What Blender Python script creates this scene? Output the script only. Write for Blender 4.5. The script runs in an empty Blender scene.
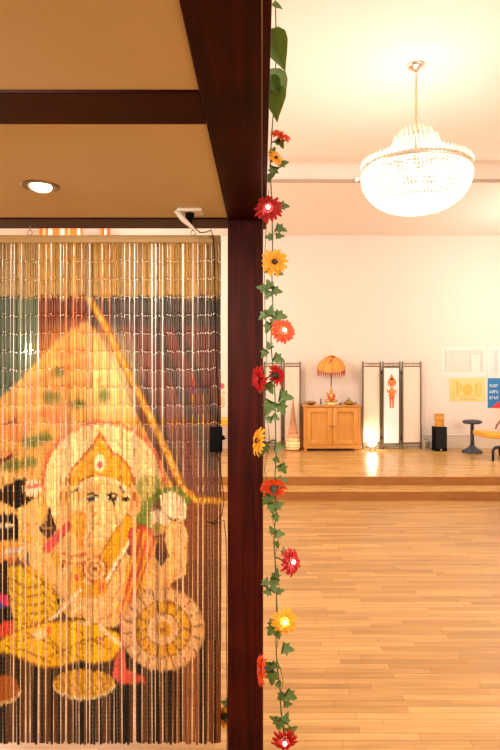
import bpy, bmesh, math, random
import numpy as np
from mathutils import Vector, Matrix, Quaternion, noise as mnoise

random.seed(7)
RNG = np.random.default_rng(11)
SC = bpy.context.scene
COL = SC.collection
PI = math.pi
F = 583.0            # focal length in pixels
EYE = 1.72           # eye height above the hall floor


def pt(px, py, d):
    """photo pixel at depth d -> world point"""
    return Vector(((px - 262.0) / F * d, d, EYE + (375.0 - py) / F * d))


def lin(r, g, b):
    def f(c):
        c /= 255.0
        return c / 12.92 if c <= 0.04045 else ((c + 0.055) / 1.055) ** 2.4
    return (f(r), f(g), f(b))


# ------------------------------------------------------------------ materials
MATS = {}


def base_mat(name):
    m = bpy.data.materials.new(name)
    m.use_nodes = True
    nt = m.node_tree
    return m, nt, nt.nodes['Principled BSDF'], nt.nodes['Material Output']


def mat(name, rgb, rough=0.5, metal=0.0, vary=0.08, scale=30.0, spec=0.5, emit=None, bump=0.0):
    """plain surface with a little procedural mottling"""
    if name in MATS:
        return MATS[name]
    m, nt, b, out = base_mat(name)
    N, L = nt.nodes, nt.links
    tc = N.new('ShaderNodeTexCoord')
    nz = N.new('ShaderNodeTexNoise'); nz.inputs['Scale'].default_value = scale
    nz.inputs['Detail'].default_value = 3
    L.new(tc.outputs['Object'], nz.inputs['Vector'])
    mx = N.new('ShaderNodeMix'); mx.data_type = 'RGBA'
    c = rgb
    mx.inputs['A'].default_value = (*[max(0, v * (1 - vary)) for v in c], 1)
    mx.inputs['B'].default_value = (*[min(1, v * (1 + vary)) for v in c], 1)
    L.new(nz.outputs['Fac'], mx.inputs['Factor'])
    L.new(mx.outputs['Result'], b.inputs['Base Color'])
    b.inputs['Roughness'].default_value = rough
    b.inputs['Metallic'].default_value = metal
    b.inputs['Specular IOR Level'].default_value = spec
    if bump:
        bp = N.new('ShaderNodeBump'); bp.inputs['Strength'].default_value = bump
        bp.inputs['Distance'].default_value = 0.002
        L.new(nz.outputs['Fac'], bp.inputs['Height']); L.new(bp.outputs['Normal'], b.inputs['Normal'])
    if emit:
        b.inputs['Emission Color'].default_value = (*emit[0], 1)
        b.inputs['Emission Strength'].default_value = emit[1]
    MATS[name] = m
    return m


def wood(name, dark, light, axis, rough=0.45, scale=1.0, spec=0.4, bump=0.15):
    """streaky grain running along axis 0/1/2"""
    if name in MATS:
        return MATS[name]
    m, nt, b, out = base_mat(name)
    N, L = nt.nodes, nt.links
    tc = N.new('ShaderNodeTexCoord')
    mp = N.new('ShaderNodeMapping')
    s = [60.0 * scale] * 3; s[axis] = 2.2 * scale
    mp.inputs['Scale'].default_value = s
    L.new(tc.outputs['Object'], mp.inputs['Vector'])
    n1 = N.new('ShaderNodeTexNoise'); n1.inputs['Scale'].default_value = 1.0
    n1.inputs['Detail'].default_value = 5; n1.inputs['Distortion'].default_value = 0.6
    L.new(mp.outputs['Vector'], n1.inputs['Vector'])
    n2 = N.new('ShaderNodeTexNoise'); n2.inputs['Scale'].default_value = 5.0
    L.new(tc.outputs['Object'], n2.inputs['Vector'])
    ad = N.new('ShaderNodeMath'); ad.operation = 'MULTIPLY_ADD'
    ad.inputs[1].default_value = 0.35
    L.new(n2.outputs['Fac'], ad.inputs[0]); 
    sc = N.new('ShaderNodeMath'); sc.operation = 'MULTIPLY'; sc.inputs[1].default_value = 0.75
    L.new(n1.outputs['Fac'], sc.inputs[0]); L.new(sc.outputs[0], ad.inputs[2])
    cr = N.new('ShaderNodeValToRGB')
    cr.color_ramp.elements[0].position = 0.38; cr.color_ramp.elements[0].color = (*dark, 1)
    cr.color_ramp.elements[1].position = 0.72; cr.color_ramp.elements[1].color = (*light, 1)
    L.new(ad.outputs[0], cr.inputs['Fac']); L.new(cr.outputs['Color'], b.inputs['Base Color'])
    b.inputs['Roughness'].default_value = rough
    b.inputs['Specular IOR Level'].default_value = spec
    bp = N.new('ShaderNodeBump'); bp.inputs['Strength'].default_value = bump
    bp.inputs['Distance'].default_value = 0.002
    L.new(n1.outputs['Fac'], bp.inputs['Height']); L.new(bp.outputs['Normal'], b.inputs['Normal'])
    MATS[name] = m
    return m


def parquet(name, c1, c2, rough, width=0.95, row=0.075):
    m, nt, b, out = base_mat(name)
    N, L = nt.nodes, nt.links
    tc = N.new('ShaderNodeTexCoord')
    br = N.new('ShaderNodeTexBrick')
    br.offset = 0.37; br.offset_frequency = 2; br.squash = 0.8; br.squash_frequency = 3
    br.inputs['Color1'].default_value = (*c1, 1); br.inputs['Color2'].default_value = (*c2, 1)
    br.inputs['Mortar'].default_value = (*[v * 0.45 for v in c1], 1)
    br.inputs['Scale'].default_value = 1.0
    br.inputs['Mortar Size'].default_value = 0.0011
    br.inputs['Mortar Smooth'].default_value = 0.1
    br.inputs['Bias'].default_value = 0.0
    br.inputs['Brick Width'].default_value = width
    br.inputs['Row Height'].default_value = row
    L.new(tc.outputs['Object'], br.inputs['Vector'])
    mp = N.new('ShaderNodeMapping'); mp.inputs['Scale'].default_value = (2.2, 45, 1)
    L.new(tc.outputs['Object'], mp.inputs['Vector'])
    nz = N.new('ShaderNodeTexNoise'); nz.inputs['Scale'].default_value = 1.0; nz.inputs['Detail'].default_value = 5
    L.new(mp.outputs['Vector'], nz.inputs['Vector'])
    mr = N.new('ShaderNodeMapRange'); mr.inputs['From Min'].default_value = 0.3; mr.inputs['From Max'].default_value = 0.7
    mr.inputs['To Min'].default_value = 0.78; mr.inputs['To Max'].default_value = 1.14
    L.new(nz.outputs['Fac'], mr.inputs['Value'])
    mx = N.new('ShaderNodeMix'); mx.data_type = 'RGBA'; mx.blend_type = 'MULTIPLY'
    mx.inputs['Factor'].default_value = 1.0
    L.new(br.outputs['Color'], mx.inputs['A']); L.new(mr.outputs['Result'], mx.inputs['B'])
    L.new(mx.outputs['Result'], b.inputs['Base Color'])
    rr = N.new('ShaderNodeMapRange'); rr.inputs['To Min'].default_value = rough - 0.06; rr.inputs['To Max'].default_value = rough + 0.08
    L.new(nz.outputs['Fac'], rr.inputs['Value']); L.new(rr.outputs['Result'], b.inputs['Roughness'])
    b.inputs['Specular IOR Level'].default_value = 0.5
    MATS[name] = m
    return m


def translucent(name, rgb, glow, mix=0.45, vary=0.15, rough=0.6):
    """petals, leaves, paper shades: diffuse + light passing through"""
    if name in MATS:
        return MATS[name]
    m, nt, b, out = base_mat(name)
    N, L = nt.nodes, nt.links
    tc = N.new('ShaderNodeTexCoord')
    nz = N.new('ShaderNodeTexNoise'); nz.inputs['Scale'].default_value = 60
    L.new(tc.outputs['Object'], nz.inputs['Vector'])
    mx = N.new('ShaderNodeMix'); mx.data_type = 'RGBA'
    mx.inputs['A'].default_value = (*[v * (1 - vary) for v in rgb], 1)
    mx.inputs['B'].default_value = (*[min(1, v * (1 + vary)) for v in rgb], 1)
    L.new(nz.outputs['Fac'], mx.inputs['Factor']); L.new(mx.outputs['Result'], b.inputs['Base Color'])
    b.inputs['Roughness'].default_value = rough
    tr = N.new('ShaderNodeBsdfTranslucent'); tr.inputs['Color'].default_value = (*glow, 1)
    ms = N.new('ShaderNodeMixShader'); ms.inputs['Fac'].default_value = mix
    L.new(b.outputs['BSDF'], ms.inputs[1]); L.new(tr.outputs['BSDF'], ms.inputs[2])
    L.new(ms.outputs['Shader'], out.inputs['Surface'])
    MATS[name] = m
    return m


def crystal(name):
    m, nt, b, out = base_mat(name)
    N, L = nt.nodes, nt.links
    nt.nodes.remove(b)
    tr = N.new('ShaderNodeBsdfTransparent'); tr.inputs['Color'].default_value = (1, .98, .95, 1)
    tl = N.new('ShaderNodeBsdfTranslucent'); tl.inputs['Color'].default_value = (.95, .92, .86, 1)
    df = N.new('ShaderNodeBsdfDiffuse'); df.inputs['Color'].default_value = (.9, .86, .8, 1)
    gl = N.new('ShaderNodeBsdfGlossy'); gl.inputs['Color'].default_value = (1, .97, .92, 1); gl.inputs['Roughness'].default_value = 0.12
    a = N.new('ShaderNodeMixShader'); a.inputs['Fac'].default_value = 0.4
    L.new(tl.outputs[0], a.inputs[1]); L.new(df.outputs[0], a.inputs[2])
    c = N.new('ShaderNodeMixShader'); c.inputs['Fac'].default_value = 0.25
    L.new(a.outputs[0], c.inputs[1]); L.new(gl.outputs[0], c.inputs[2])
    d = N.new('ShaderNodeMixShader'); d.inputs['Fac'].default_value = 0.42
    L.new(c.outputs[0], d.inputs[1]); L.new(tr.outputs[0], d.inputs[2])
    L.new(d.outputs[0], out.inputs['Surface'])
    MATS[name] = m
    return m


# ------------------------------------------------------------------ mesh builder
class MB:
    def __init__(self):
        self.v, self.f, self.m, self.s = [], [], [], []

    def add(self, vs, fs, mi=0, smooth=False):
        o = len(self.v)
        self.v += [tuple(p) for p in vs]
        for f in fs:
            self.f.append(tuple(i + o for i in f)); self.m.append(mi); self.s.append(smooth)

    def box(self, x0, x1, y0, y1, z0, z1, mi=0, M=None):
        vs = [Vector((x, y, z)) for z in (z0, z1) for y in (y0, y1) for x in (x0, x1)]
        if M is not None:
            vs = [M @ p for p in vs]
        self.add(vs, [(0, 2, 3, 1), (4, 5, 7, 6), (0, 1, 5, 4), (2, 6, 7, 3), (0, 4, 6, 2), (1, 3, 7, 5)], mi)

    def bevel_box(self, x0, x1, y0, y1, z0, z1, r=0.01, mi=0, M=None, seg=2):
        bm = bmesh.new()
        bmesh.ops.create_cube(bm, size=1)
        for v in bm.verts:
            v.co = Vector(((x0 + x1) / 2 + v.co.x * (x1 - x0), (y0 + y1) / 2 + v.co.y * (y1 - y0), (z0 + z1) / 2 + v.co.z * (z1 - z0)))
        bmesh.ops.bevel(bm, geom=bm.edges[:], offset=r, segments=seg, affect='EDGES', profile=0.6)
        bm.verts.index_update()
        vs = [(M @ v.co if M is not None else v.co.copy()) for v in bm.verts]
        self.add(vs, [[v.index for v in f.verts] for f in bm.faces], mi, True)
        bm.free()

    def tube(self, pts, r, n=8, mi=0, caps=True, smooth=True):
        pts = [Vector(p) for p in pts]
        rs = r if isinstance(r, (list, tuple)) else [r] * len(pts)
        vs, fs = [], []
        up = Vector((0, 0, 1))
        pu = None
        for i, p in enumerate(pts):
            a = pts[max(0, i - 1)]; c = pts[min(len(pts) - 1, i + 1)]
            t = (c - a)
            t = t.normalized() if t.length > 1e-9 else up
            if pu is None:
                ref = up if abs(t.z) < 0.9 else Vector((1, 0, 0))
                u = t.cross(ref).normalized()
            else:
                u = (pu - t * pu.dot(t)).normalized()
            pu = u
            w = t.cross(u)
            for k in range(n):
                an = 2 * PI * k / n
                vs.append(p + (u * math.cos(an) + w * math.sin(an)) * rs[i])
        for i in range(len(pts) - 1):
            for k in range(n):
                k2 = (k + 1) % n
                fs.append((i * n + k, i * n + k2, (i + 1) * n + k2, (i + 1) * n + k))
        if caps:
            fs.append(tuple(range(n - 1, -1, -1)))
            fs.append(tuple((len(pts) - 1) * n + k for k in range(n)))
        self.add(vs, fs, mi, smooth)

    def lathe(self, prof, c=(0, 0, 0), n=24, mi=0, M=None, smooth=True):
        """prof: list of (radius, z)"""
        vs, fs = [], []
        c = Vector(c)
        for r, z in prof:
            for k in range(n):
                a = 2 * PI * k / n
                p = Vector((r * math.cos(a), r * math.sin(a), z))
                vs.append((M @ p if M is not None else p) + c)
        for i in range(len(prof) - 1):
            for k in range(n):
                k2 = (k + 1) % n
                fs.append((i * n + k, i * n + k2, (i + 1) * n + k2, (i + 1) * n + k))
        fs.append(tuple(range(n - 1, -1, -1)))
        fs.append(tuple((len(prof) - 1) * n + k for k in range(n)))
        self.add(vs, fs, mi, smooth)

    def ball(self, c, r, mi=0, n=12, m=8, sq=(1, 1, 1), M=None):
        prof = [(max(1e-4, math.sin(PI * i / m)) * r, -math.cos(PI * i / m) * r) for i in range(m + 1)]
        vs, fs = [], []
        for rr, z in prof:
            for k in range(n):
                a = 2 * PI * k / n
                p = Vector((rr * math.cos(a) * sq[0], rr * math.sin(a) * sq[1], z * sq[2]))
                vs.append((M @ p if M is not None else p) + Vector(c))
        for i in range(m):
            for k in range(n):
                k2 = (k + 1) % n
                fs.append((i * n + k, i * n + k2, (i + 1) * n + k2, (i + 1) * n + k))
        self.add(vs, fs, mi, True)

    def octa(self, c, r, h):
        c = Vector(c)
        vs = [c + Vector(p) for p in ((r, 0, 0), (0, r, 0), (-r, 0, 0), (0, -r, 0), (0, 0, h), (0, 0, -h))]
        self.add(vs, [(0, 1, 4), (1, 2, 4), (2, 3, 4), (3, 0, 4), (1, 0, 5), (2, 1, 5), (3, 2, 5), (0, 3, 5)])

    def torus(self, c, R, r, n=24, m=8, mi=0, M=None, sq=1.0):
        vs, fs = [], []
        for i in range(n):
            a = 2 * PI * i / n
            for j in range(m):
                b = 2 * PI * j / m
                p = Vector(((R + r * math.cos(b)) * math.cos(a), (R + r * math.cos(b)) * math.sin(a), r * sq * math.sin(b)))
                vs.append((M @ p if M is not None else p) + Vector(c))
        for i in range(n):
            for j in range(m):
                fs.append((i * m + j, ((i + 1) % n) * m + j, ((i + 1) % n) * m + (j + 1) % m, i * m + (j + 1) % m))
        self.add(vs, fs, mi, True)

    def build(self, name, mats, parent=None, loc=None):
        me = bpy.data.meshes.new(name)
        vs = self.v
        if loc is not None:
            l = Vector(loc)
            vs = [tuple(Vector(p) - l) for p in vs]
        me.from_pydata(vs, [], self.f)
        if not isinstance(mats, (list, tuple)):
            mats = [mats]
        for q in mats:
            me.materials.append(q)
        me.polygons.foreach_set('material_index', self.m)
        me.polygons.foreach_set('use_smooth', self.s)
        me.update()
        o = bpy.data.objects.new(name, me)
        COL.objects.link(o)
        if loc is not None:
            o.location = loc
        if parent is not None:
            o.parent = parent
            if loc is None and parent.location.length > 0:
                o.matrix_parent_inverse = Matrix.Translation(-parent.location)
        return o


def tag(o, label, cat, group=None, kind=None):
    o['label'] = label; o['category'] = cat
    if group: o['group'] = group
    if kind: o['kind'] = kind
    return o


def empty(name, loc, label, cat, group=None, kind=None):
    o = bpy.data.objects.new(name, None)
    o.empty_display_size = 0.1
    o.location = loc
    COL.objects.link(o)
    return tag(o, label, cat, group, kind)


def structure(name, mb, m, label, cat):
    o = mb.build(name, m)
    return tag(o, label, cat, None, 'structure')


# ------------------------------------------------------------------ palette
WALL = mat('wall_paint', (.80, .74, .67), 0.85, vary=.02, scale=3)
CEIL = mat('ceiling_paint', (.80, .745, .68), 0.9, vary=.02, scale=2)
LOFTC = mat('loft_ceiling_paint', (.64, .55, .37), 0.9, vary=.03, scale=6)
BASEW = mat('skirting_paint', (.76, .70, .60), 0.6, vary=.02)
FLOOR = parquet('oak_parquet', (.36, .188, .050), (.56, .320, .106), 0.31, 0.75, 0.056)
STAGEF = parquet('stage_parquet', (.50, .29, .085), (.64, .40, .135), 0.27, 1.1, 0.09)
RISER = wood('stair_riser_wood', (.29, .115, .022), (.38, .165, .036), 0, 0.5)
MAHY = wood('mahogany_along', (.010, .0006, .0003), (.052, .0042, .0018), 1, 0.5, spec=.1)
MAHX = wood('mahogany_across', (.010, .0006, .0003), (.052, .0042, .0018), 0, 0.5, spec=.1)
MAHZ = wood('mahogany_upright', (.012, .0007, .0003), (.056, .0048, .0018), 2, 0.5, spec=.1)
SEAM = wood('seam_strip_wood', (.30, .16, .09), (.42, .24, .15), 1, 0.5)
BLACK = mat('black_plastic', (.004, .004, .004), 0.7, spec=.06)
BLACKM = mat('black_metal', (.02, .02, .022), 0.35, 0.4)
GREYB = mat('slate_blue_grey', (.045, .055, .075), 0.5)
WHITEP = mat('white_plastic', (.78, .75, .70), 0.4, vary=.02)
BRASS = mat('brass', (.75, .52, .22), 0.25, 1.0, vary=.05)
CHROME = mat('chrome', (.75, .73, .70), 0.18, 1.0, vary=.03)
STEEL = mat('dark_steel', (.30, .26, .20), 0.3, 1.0, vary=.05)

# ------------------------------------------------------------------ the hall
XL, XR, YB, YW, ZC, ZS = -6.0, 5.6, -3.2, 11.7, 4.76, 4.52
ST1, ST2 = 7.99, 8.435      # lower step, stage edge
b = MB(); b.box(XL, XR, YB, ST1 + .02, -.1, 0); structure('floor', b, FLOOR, 'wide honey oak parquet floor of the hall', 'floor')
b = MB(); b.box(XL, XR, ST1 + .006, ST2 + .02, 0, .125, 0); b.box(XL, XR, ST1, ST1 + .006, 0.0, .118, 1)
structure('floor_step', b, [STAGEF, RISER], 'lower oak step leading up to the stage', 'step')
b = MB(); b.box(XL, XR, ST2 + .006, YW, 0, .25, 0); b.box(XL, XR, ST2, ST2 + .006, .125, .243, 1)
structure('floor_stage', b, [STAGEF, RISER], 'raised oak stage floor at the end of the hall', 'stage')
b = MB(); b.box(XL, XR, YW, YW + .15, 0, ZC); structure('wall_stage', b, WALL, 'cream wall behind the stage', 'wall')
b = MB(); b.box(XL - .15, XL, YB, YW, 0, ZC); structure('wall_left', b, WALL, 'long cream side wall of the hall behind the loft', 'wall')
b = MB(); b.box(XR, XR + .15, YB, YW, 0, ZC); structure('wall_right', b, WALL, 'long cream side wall of the open hall', 'wall')
b = MB(); b.box(XL, XR, YB - .15, YB, 0, ZC); structure('wall_rear', b, WALL, 'cream wall behind the viewer', 'wall')
b = MB(); b.box(XL, XR, YB, YW, ZC, ZC + .15); structure('ceiling', b, CEIL, 'high cream ceiling of the hall', 'ceiling')
b = MB(); b.box(XL, XR, ST2, YW, ZS, ZC + .02); structure('ceiling_stage', b, CEIL, 'lower cream ceiling above the stage', 'ceiling')
b = MB()
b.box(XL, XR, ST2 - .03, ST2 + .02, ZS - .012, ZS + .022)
structure('trim_1', b, mat('trim_dark_paint', (.46, .38, .29), .7), 'thin moulding along the lower edge of the stage bulkhead', 'trim')  # moulding in a darker colour than the ceiling around it
# soft cove where the hall ceiling meets the bulkhead
b = MB()
vs, fs = [], []
for i in range(9):
    a = PI / 2 * i / 8
    y = ST2 - .16 + .16 * math.sin(a); z = ZC - .16 + .16 * math.cos(a)
    vs += [(XL, y, z), (XR, y, z)]
vs += [(XL, ST2 + .01, ZC + .01), (XR, ST2 + .01, ZC + .01)]
for i in range(8):
    fs.append((2 * i, 2 * i + 1, 2 * i + 3, 2 * i + 2))
b.add(vs, fs, 0, True)
structure('trim_2', b, CEIL, 'curved cove between hall ceiling and bulkhead', 'trim')
b = MB(); b.box(XL, XR, YW - .018, YW, .25, .52); b.box(XL, XR, YW - .03, YW, .50, .525)
structure('baseboard_stage', b, BASEW, 'tall pale skirting board along the stage wall', 'baseboard')

# ------------------------------------------------------------------ loft over the viewer
ZB = 2.335           # underside of the timber
SX = .0164
b = MB(); b.box(-4.2, 0.0, YB + .02, 2.456, ZB + .007, ZB + .25)
structure('ceiling_loft', b, LOFTC, 'low tan painted ceiling under the loft', 'ceiling')


def timber(name, x0, x1, y0, y1, z0, z1, m, label, cat='beam', r=.004):
    b = MB(); b.bevel_box(x0, x1, y0, y1, z0, z1, r, seg=2)
    o = b.build(name, m, loc=((x0 + x1) / 2, (y0 + y1) / 2, z0))
    for p in o.data.polygons: p.use_smooth = False
    return tag(o, label, cat, None, 'structure')


timber('header_beam', -.137, -.0015, YB + .03, 2.456, ZB, ZB + .24, MAHY, 'long dark mahogany beam running towards the viewer above the post')
timber('cross_beam', -4.2, -.1375, 1.271, 1.434, ZB + .0005, ZB + .03, MAHX, 'dark cross beam on the loft ceiling nearer the viewer than the downlight')
timber('cross_beam', -4.2, -.1375, 2.303, 2.456, ZB + .001, ZB + .24, MAHX, 'dark cross beam carrying the bead curtain on hooks')
timber('wooden_post', -.136, .0045, 2.303, 2.448, 0, ZB - .001, MAHZ, 'dark mahogany post between bead curtain and open hall', 'post')
b = MB(); b.box(-.0012, .0012, YB + .03, 2.45, ZB - .0025, ZB + .05)
structure('trim_3', b, SEAM, 'thin pale seam strip along the loft beam', 'trim')
timber('fascia_board', .0016, SX, YB + .03, 2.456, ZB - .002, 3.35, MAHY, 'tall dark fascia board on the hall side of the loft', 'board', .002)

# ------------------------------------------------------------------ downlight in the loft ceiling
ZL = ZB + .007
dx, dy = pt(40.5, 182.5, 0)[0], 0
DL = 1.918
cx = (40.5 - 262) / F * DL
root = empty('downlight', (cx, DL, ZL), 'round recessed downlight glowing in the tan loft ceiling', 'ceiling light')
b = MB(); b.lathe([(.041, .03), (.044, .002), (.046, -.006), (.060, -.005), (.0625, .0)], (cx, DL, ZL), 32); b.f.pop(); b.m.pop(); b.s.pop(); b.f.pop(); b.m.pop(); b.s.pop()
b.build('trim_ring', STEEL, root)
b = MB(); b.lathe([(.034, 0.0), (.033, -.006), (.026, -.011), (.010, -.013)], (0, 0, 0), 24,
                  M=Matrix.Translation((cx + .004, DL - .008, ZL - .002)) @ Matrix.Rotation(math.radians(-6), 4, 'X'))
b.build('lamp_face', mat('downlight_glow', (1, .95, .85), .4, emit=((1, .86, .62), 14)), root)
b = MB(); b.torus((0, 0, 0), .040, .005, 28, 8, M=Matrix.Translation((cx, DL, ZL - .001)) @ Matrix.Rotation(math.radians(-14), 4, 'X'))
b.build('reflector', CHROME, root)

# ------------------------------------------------------------------ ceiling outlet with plug and adapter
oc = pt(189.5, 209.5, 2.24); ox, oy = oc.x, 2.20
root = empty('ceiling_outlet', (ox, oy, ZL), 'white ceiling outlet plate with opened flap beside the curtain beam', 'outlet')
b = MB(); b.bevel_box(ox - .038, ox + .055, oy - .035, oy + .035, ZL - .012, ZL, .004)
b.build('plate', WHITEP, root)
p0 = Vector((ox - .043, oy - .03, ZL - .01)); p1 = pt(193.5, 229, 2.19)
b = MB(); b.tube([p0, p0.lerp(p1, .5) + Vector((-.004, 0, 0)), p1], [.009, .011, .006], 6)
b.build('flap', WHITEP, root)
root = empty('power_adapter', (ox, oy, ZL - .012), 'black power adapter hanging on its cord beside the curtain edge', 'adapter')
pl = pt(190.5, 214, 2.19)
b = MB(); b.lathe([(.018, 0), (.017, -.012), (.010, -.02), (.009, -.034), (.006, -.05)], (ox + .006, oy, ZL - .012), 14)
b.build('plug', BLACK, root)
b = MB()
cp = [Vector((ox + .006, oy, ZL - .06)), pt(195, 228, 2.24), pt(200, 232.5, 2.26), pt(207, 232, 2.28), pt(211, 230, 2.30), pt(213, 236, 2.32),
      pt(214.5, 250, 2.345), pt(215, 300, 2.345), pt(215.5, 345, 2.345), pt(217, 380, 2.345), pt(218.5, 405, 2.345), pt(217, 428, 2.345)]
b.tube(cp, .0022, 6)
cq = [pt(217, 451, 2.345), pt(219, 462, 2.345), pt(222, 480, 2.35), pt(224, 500, 2.36), pt(222, 515, 2.36), pt(213, 523, 2.35), pt(206, 521, 2.34), pt(214, 524, 2.33), pt(224, 520, 2.34),
      pt(226, 540, 2.36), pt(227, 590, 2.37), pt(226.3, 640, 2.37), pt(227.2, 700, 2.37), pt(227, 760, 2.37), pt(227.2, 812, 2.36)]
b.tube(cq, .0017, 6)
b.build('cord', BLACK, root)
a0 = pt(209.8, 427, 2.345); a1 = pt(222.2, 452, 2.345)
b = MB(); b.bevel_box(a0.x, a1.x, 2.332, 2.362, a1.z, a0.z, .004)
b.build('adapter_body', BLACK, root)
b = MB(); q = pt(224.5, 437, 2.345); b.bevel_box(a1.x - .002, q.x, 2.34, 2.352, q.z - .012, q.z + .006, .002); b.tube([q + Vector((0, 0, -.006)), q + Vector((.006, 0, -.006))], .003, 6)
b.build('prongs', BLACK, root)

# ------------------------------------------------------------------ bead curtain
DC = 2.38
K = F / DC           # pixels per metre in the curtain plane


def paint(X, Y, S):
    """colour of the painted picture at photo-plane coordinates X, Y (arrays); S = per-point random"""
    n = X.shape[0]
    C = np.zeros((n, 3))

    def fill(mask, rgb, a=1.0):
        C[mask] = C[mask] * (1 - a) + np.array(rgb, float) * a

    def poly(pts, grow=0):
        inside = np.zeros(n, bool)
        j = len(pts) - 1
        for i in range(len(pts)):
            xi, yi = pts[i]; xj, yj = pts[j]
            if yi != yj:
                c = ((yi > Y) != (yj > Y)) & (X < (xj - xi) * (Y - yi) / (yj - yi) + xi)
                inside ^= c
            j = i
        return inside

    def ell(cx, cy, rx, ry=None, rot=0.0):
        ry = rx if ry is None else ry
        c, s = math.cos(math.radians(rot)), math.sin(math.radians(rot))
        u = (X - cx) * c + (Y - cy) * s; v = -(X - cx) * s + (Y - cy) * c
        return (u / rx) ** 2 + (v / ry) ** 2 < 1

    def dline(pts):
        d = np.full(n, 1e9)
        for (ax, ay), (bx, by) in zip(pts[:-1], pts[1:]):
            L2 = (bx - ax) ** 2 + (by - ay) ** 2
            t = np.clip(((X - ax) * (bx - ax) + (Y - ay) * (by - ay)) / max(L2, 1e-9), 0, 1)
            d = np.minimum(d, np.hypot(X - ax - t * (bx - ax), Y - ay - t * (by - ay)))
        return d

    def line(pts, w, rgb, a=1.0):
        fill(dline(pts) < w / 2, rgb, a)

    def soft(cx, cy, rx, ry, rgb, a):
        d = ((X - cx) / rx) ** 2 + ((Y - cy) / ry) ** 2
        w = np.clip(1 - d, 0, 1)[:, None] * a
        C[:] = C * (1 - w) + np.array(rgb, float) * w

    SK = (238, 180, 108); SKO = (205, 118, 56); YE = (222, 160, 34); YED = (172, 104, 18); RED = (216, 88, 62)
    CREAM = (246, 214, 152); PK = (242, 190, 152); DK = (42, 20, 14)
    # ground colours
    fill(Y < 1e9, (118, 70, 52))
    fill(poly([(88, 297), (230, 297), (230, 520), (195, 500)]), (126, 74, 62))
    for k, (x0, x1) in enumerate([(100, 108), (118, 122), (135, 146), (160, 168), (182, 186), (200, 212)]):
        m = poly([(x0, 297), (x1, 297), (x1 + 75, 470), (x0 + 75, 470)])
        fill(m, [(70, 66, 60), (140, 80, 66), (78, 74, 66)][k % 3], .6)
    fill((Y < 326) & (X > 92), (74, 68, 58), .65)
    fill((Y > 500) & (X > 150), (140, 76, 44))
    fill((Y > 590) & (X > 195), (132, 70, 40))
    wy = np.clip((Y - 610) / 40, 0, 1)[:, None] * np.clip((215 - X) / 60, .25, 1)[:, None] * .85
    C[:] = C * (1 - wy) + np.array((72, 44, 22)) * wy
    fill((Y > 560) & (X > 175), (112, 62, 34), .5)
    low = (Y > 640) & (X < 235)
    C[low] *= np.where(S[low] < .38, .38, 1.25)[:, None]  # some strands darkened, shade between strands put into their colour
    # dark upper left corner
    fill((X < 38) & (Y < 470), (98, 104, 76))
    fill((X < 14) & (Y < 400), (64, 74, 58), .5)
    fill((X >= 38) & (X < 90) & (Y < 420), (126, 56, 26))
    fill((X >= 60) & (X < 84) & (Y < 322), (112, 40, 26))
    # pale orange cloud
    cloud = poly([(88, 322), (100, 335), (125, 390), (150, 440), (180, 500), (185, 530), (0, 560), (0, 398), (22, 378), (48, 350), (68, 332)])
    fill(cloud, (218, 156, 76))
    soft(70, 355, 45, 40, (236, 166, 84), .7)
    soft(112, 380, 35, 60, (240, 204, 140), .8)
    for pp in ([(30, 385), (60, 370), (90, 362)], [(25, 400), (60, 388), (100, 380)], [(52, 356), (85, 350)], [(5, 420), (45, 412), (75, 405)], [(18, 440), (40, 415), (60, 420)]):
        line(pp, 6, (226, 104, 62), .36)
    for g in ((52, 397, 12, 8), (32, 442, 14, 8), (58, 372, 10, 7), (45, 437, 12, 6), (12, 465, 16, 8), (78, 404, 10, 6), (104, 395, 7, 10), (30, 462, 10, 8)):
        soft(*g, (88, 104, 38), .8)
    for g in ((10, 430, 14, 10), (22, 425, 8, 5), (60, 420, 14, 12), (8, 452, 12, 4)):
        soft(*g, (232, 130, 76), .7)
    line([(0, 462), (12, 456)], 4, (110, 26, 16)); line([(0, 478), (8, 474)], 4, (90, 26, 16))
    line([(4, 424), (16, 422)], 3, (120, 60, 30), .7)
    # halo
    fill(ell(103, 482, 60), (242, 204, 146))
    soft(90, 480, 50, 45, (250, 222, 168), .6)
    ring = np.abs(np.hypot(X - 103, Y - 482) - 60) < 2.0
    fill(ring & (Y < 492), (220, 116, 72))
    fill((np.abs(np.hypot(X - 103, Y - 482) - 52) < .8) & (Y < 470), (236, 170, 110), .6)
    line([(52, 458), (150, 462)], 2, (252, 226, 176), .6)
    fill(ell(150, 505, 20, 30), (150, 148, 60), .55)
    fill(ell(142, 520, 9, 22), (120, 130, 50), .7)
    # curtain ribbon
    rib = [(88, 297), (100, 316), (128, 372), (152, 420), (168, 455), (183, 488), (196, 500), (230, 501)]
    d = dline(rib)
    fill(d < 4.0, (216, 146, 40)); fill((d > 2.9) & (d < 4.3), (140, 78, 24), .65)
    fill((d < 1.4) & (np.floor(Y / 4) % 2 == 0), (244, 190, 90))
    # crown
    crown = [(100, 433), (107, 444), (112, 452), (120, 456), (130, 468), (133, 482), (128, 489), (117, 480), (100, 476), (84, 479), (74, 489), (69, 480), (73, 468), (86, 453), (94, 444)]
    fill(poly(crown), (226, 160, 30))
    dcr = dline(crown + crown[:1]); fill(dcr < 1.3, (196, 98, 30))
    fill(poly(crown) & ((np.floor(X / 5) + np.floor(Y / 5)) % 3 == 0), (240, 184, 60), .6)
    fill(ell(100, 463, 5, 9), (250, 224, 180)); fill(ell(100, 465, 2.8, 3.4), (224, 96, 100))
    fill(ell(114, 454, 2.2), (222, 120, 90))
    # ears, head, trunk
    fill(ell(72, 503, 14, 18), SK); fill(ell(129, 503, 13, 16), SK); fill(ell(131, 500, 7, 10), (228, 130, 64), .7)
    fill(ell(101, 500, 30, 24), (244, 198, 132)); fill(poly([(74, 486), (100, 477), (128, 486), (124, 500), (78, 500)]), (240, 184, 116))
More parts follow.
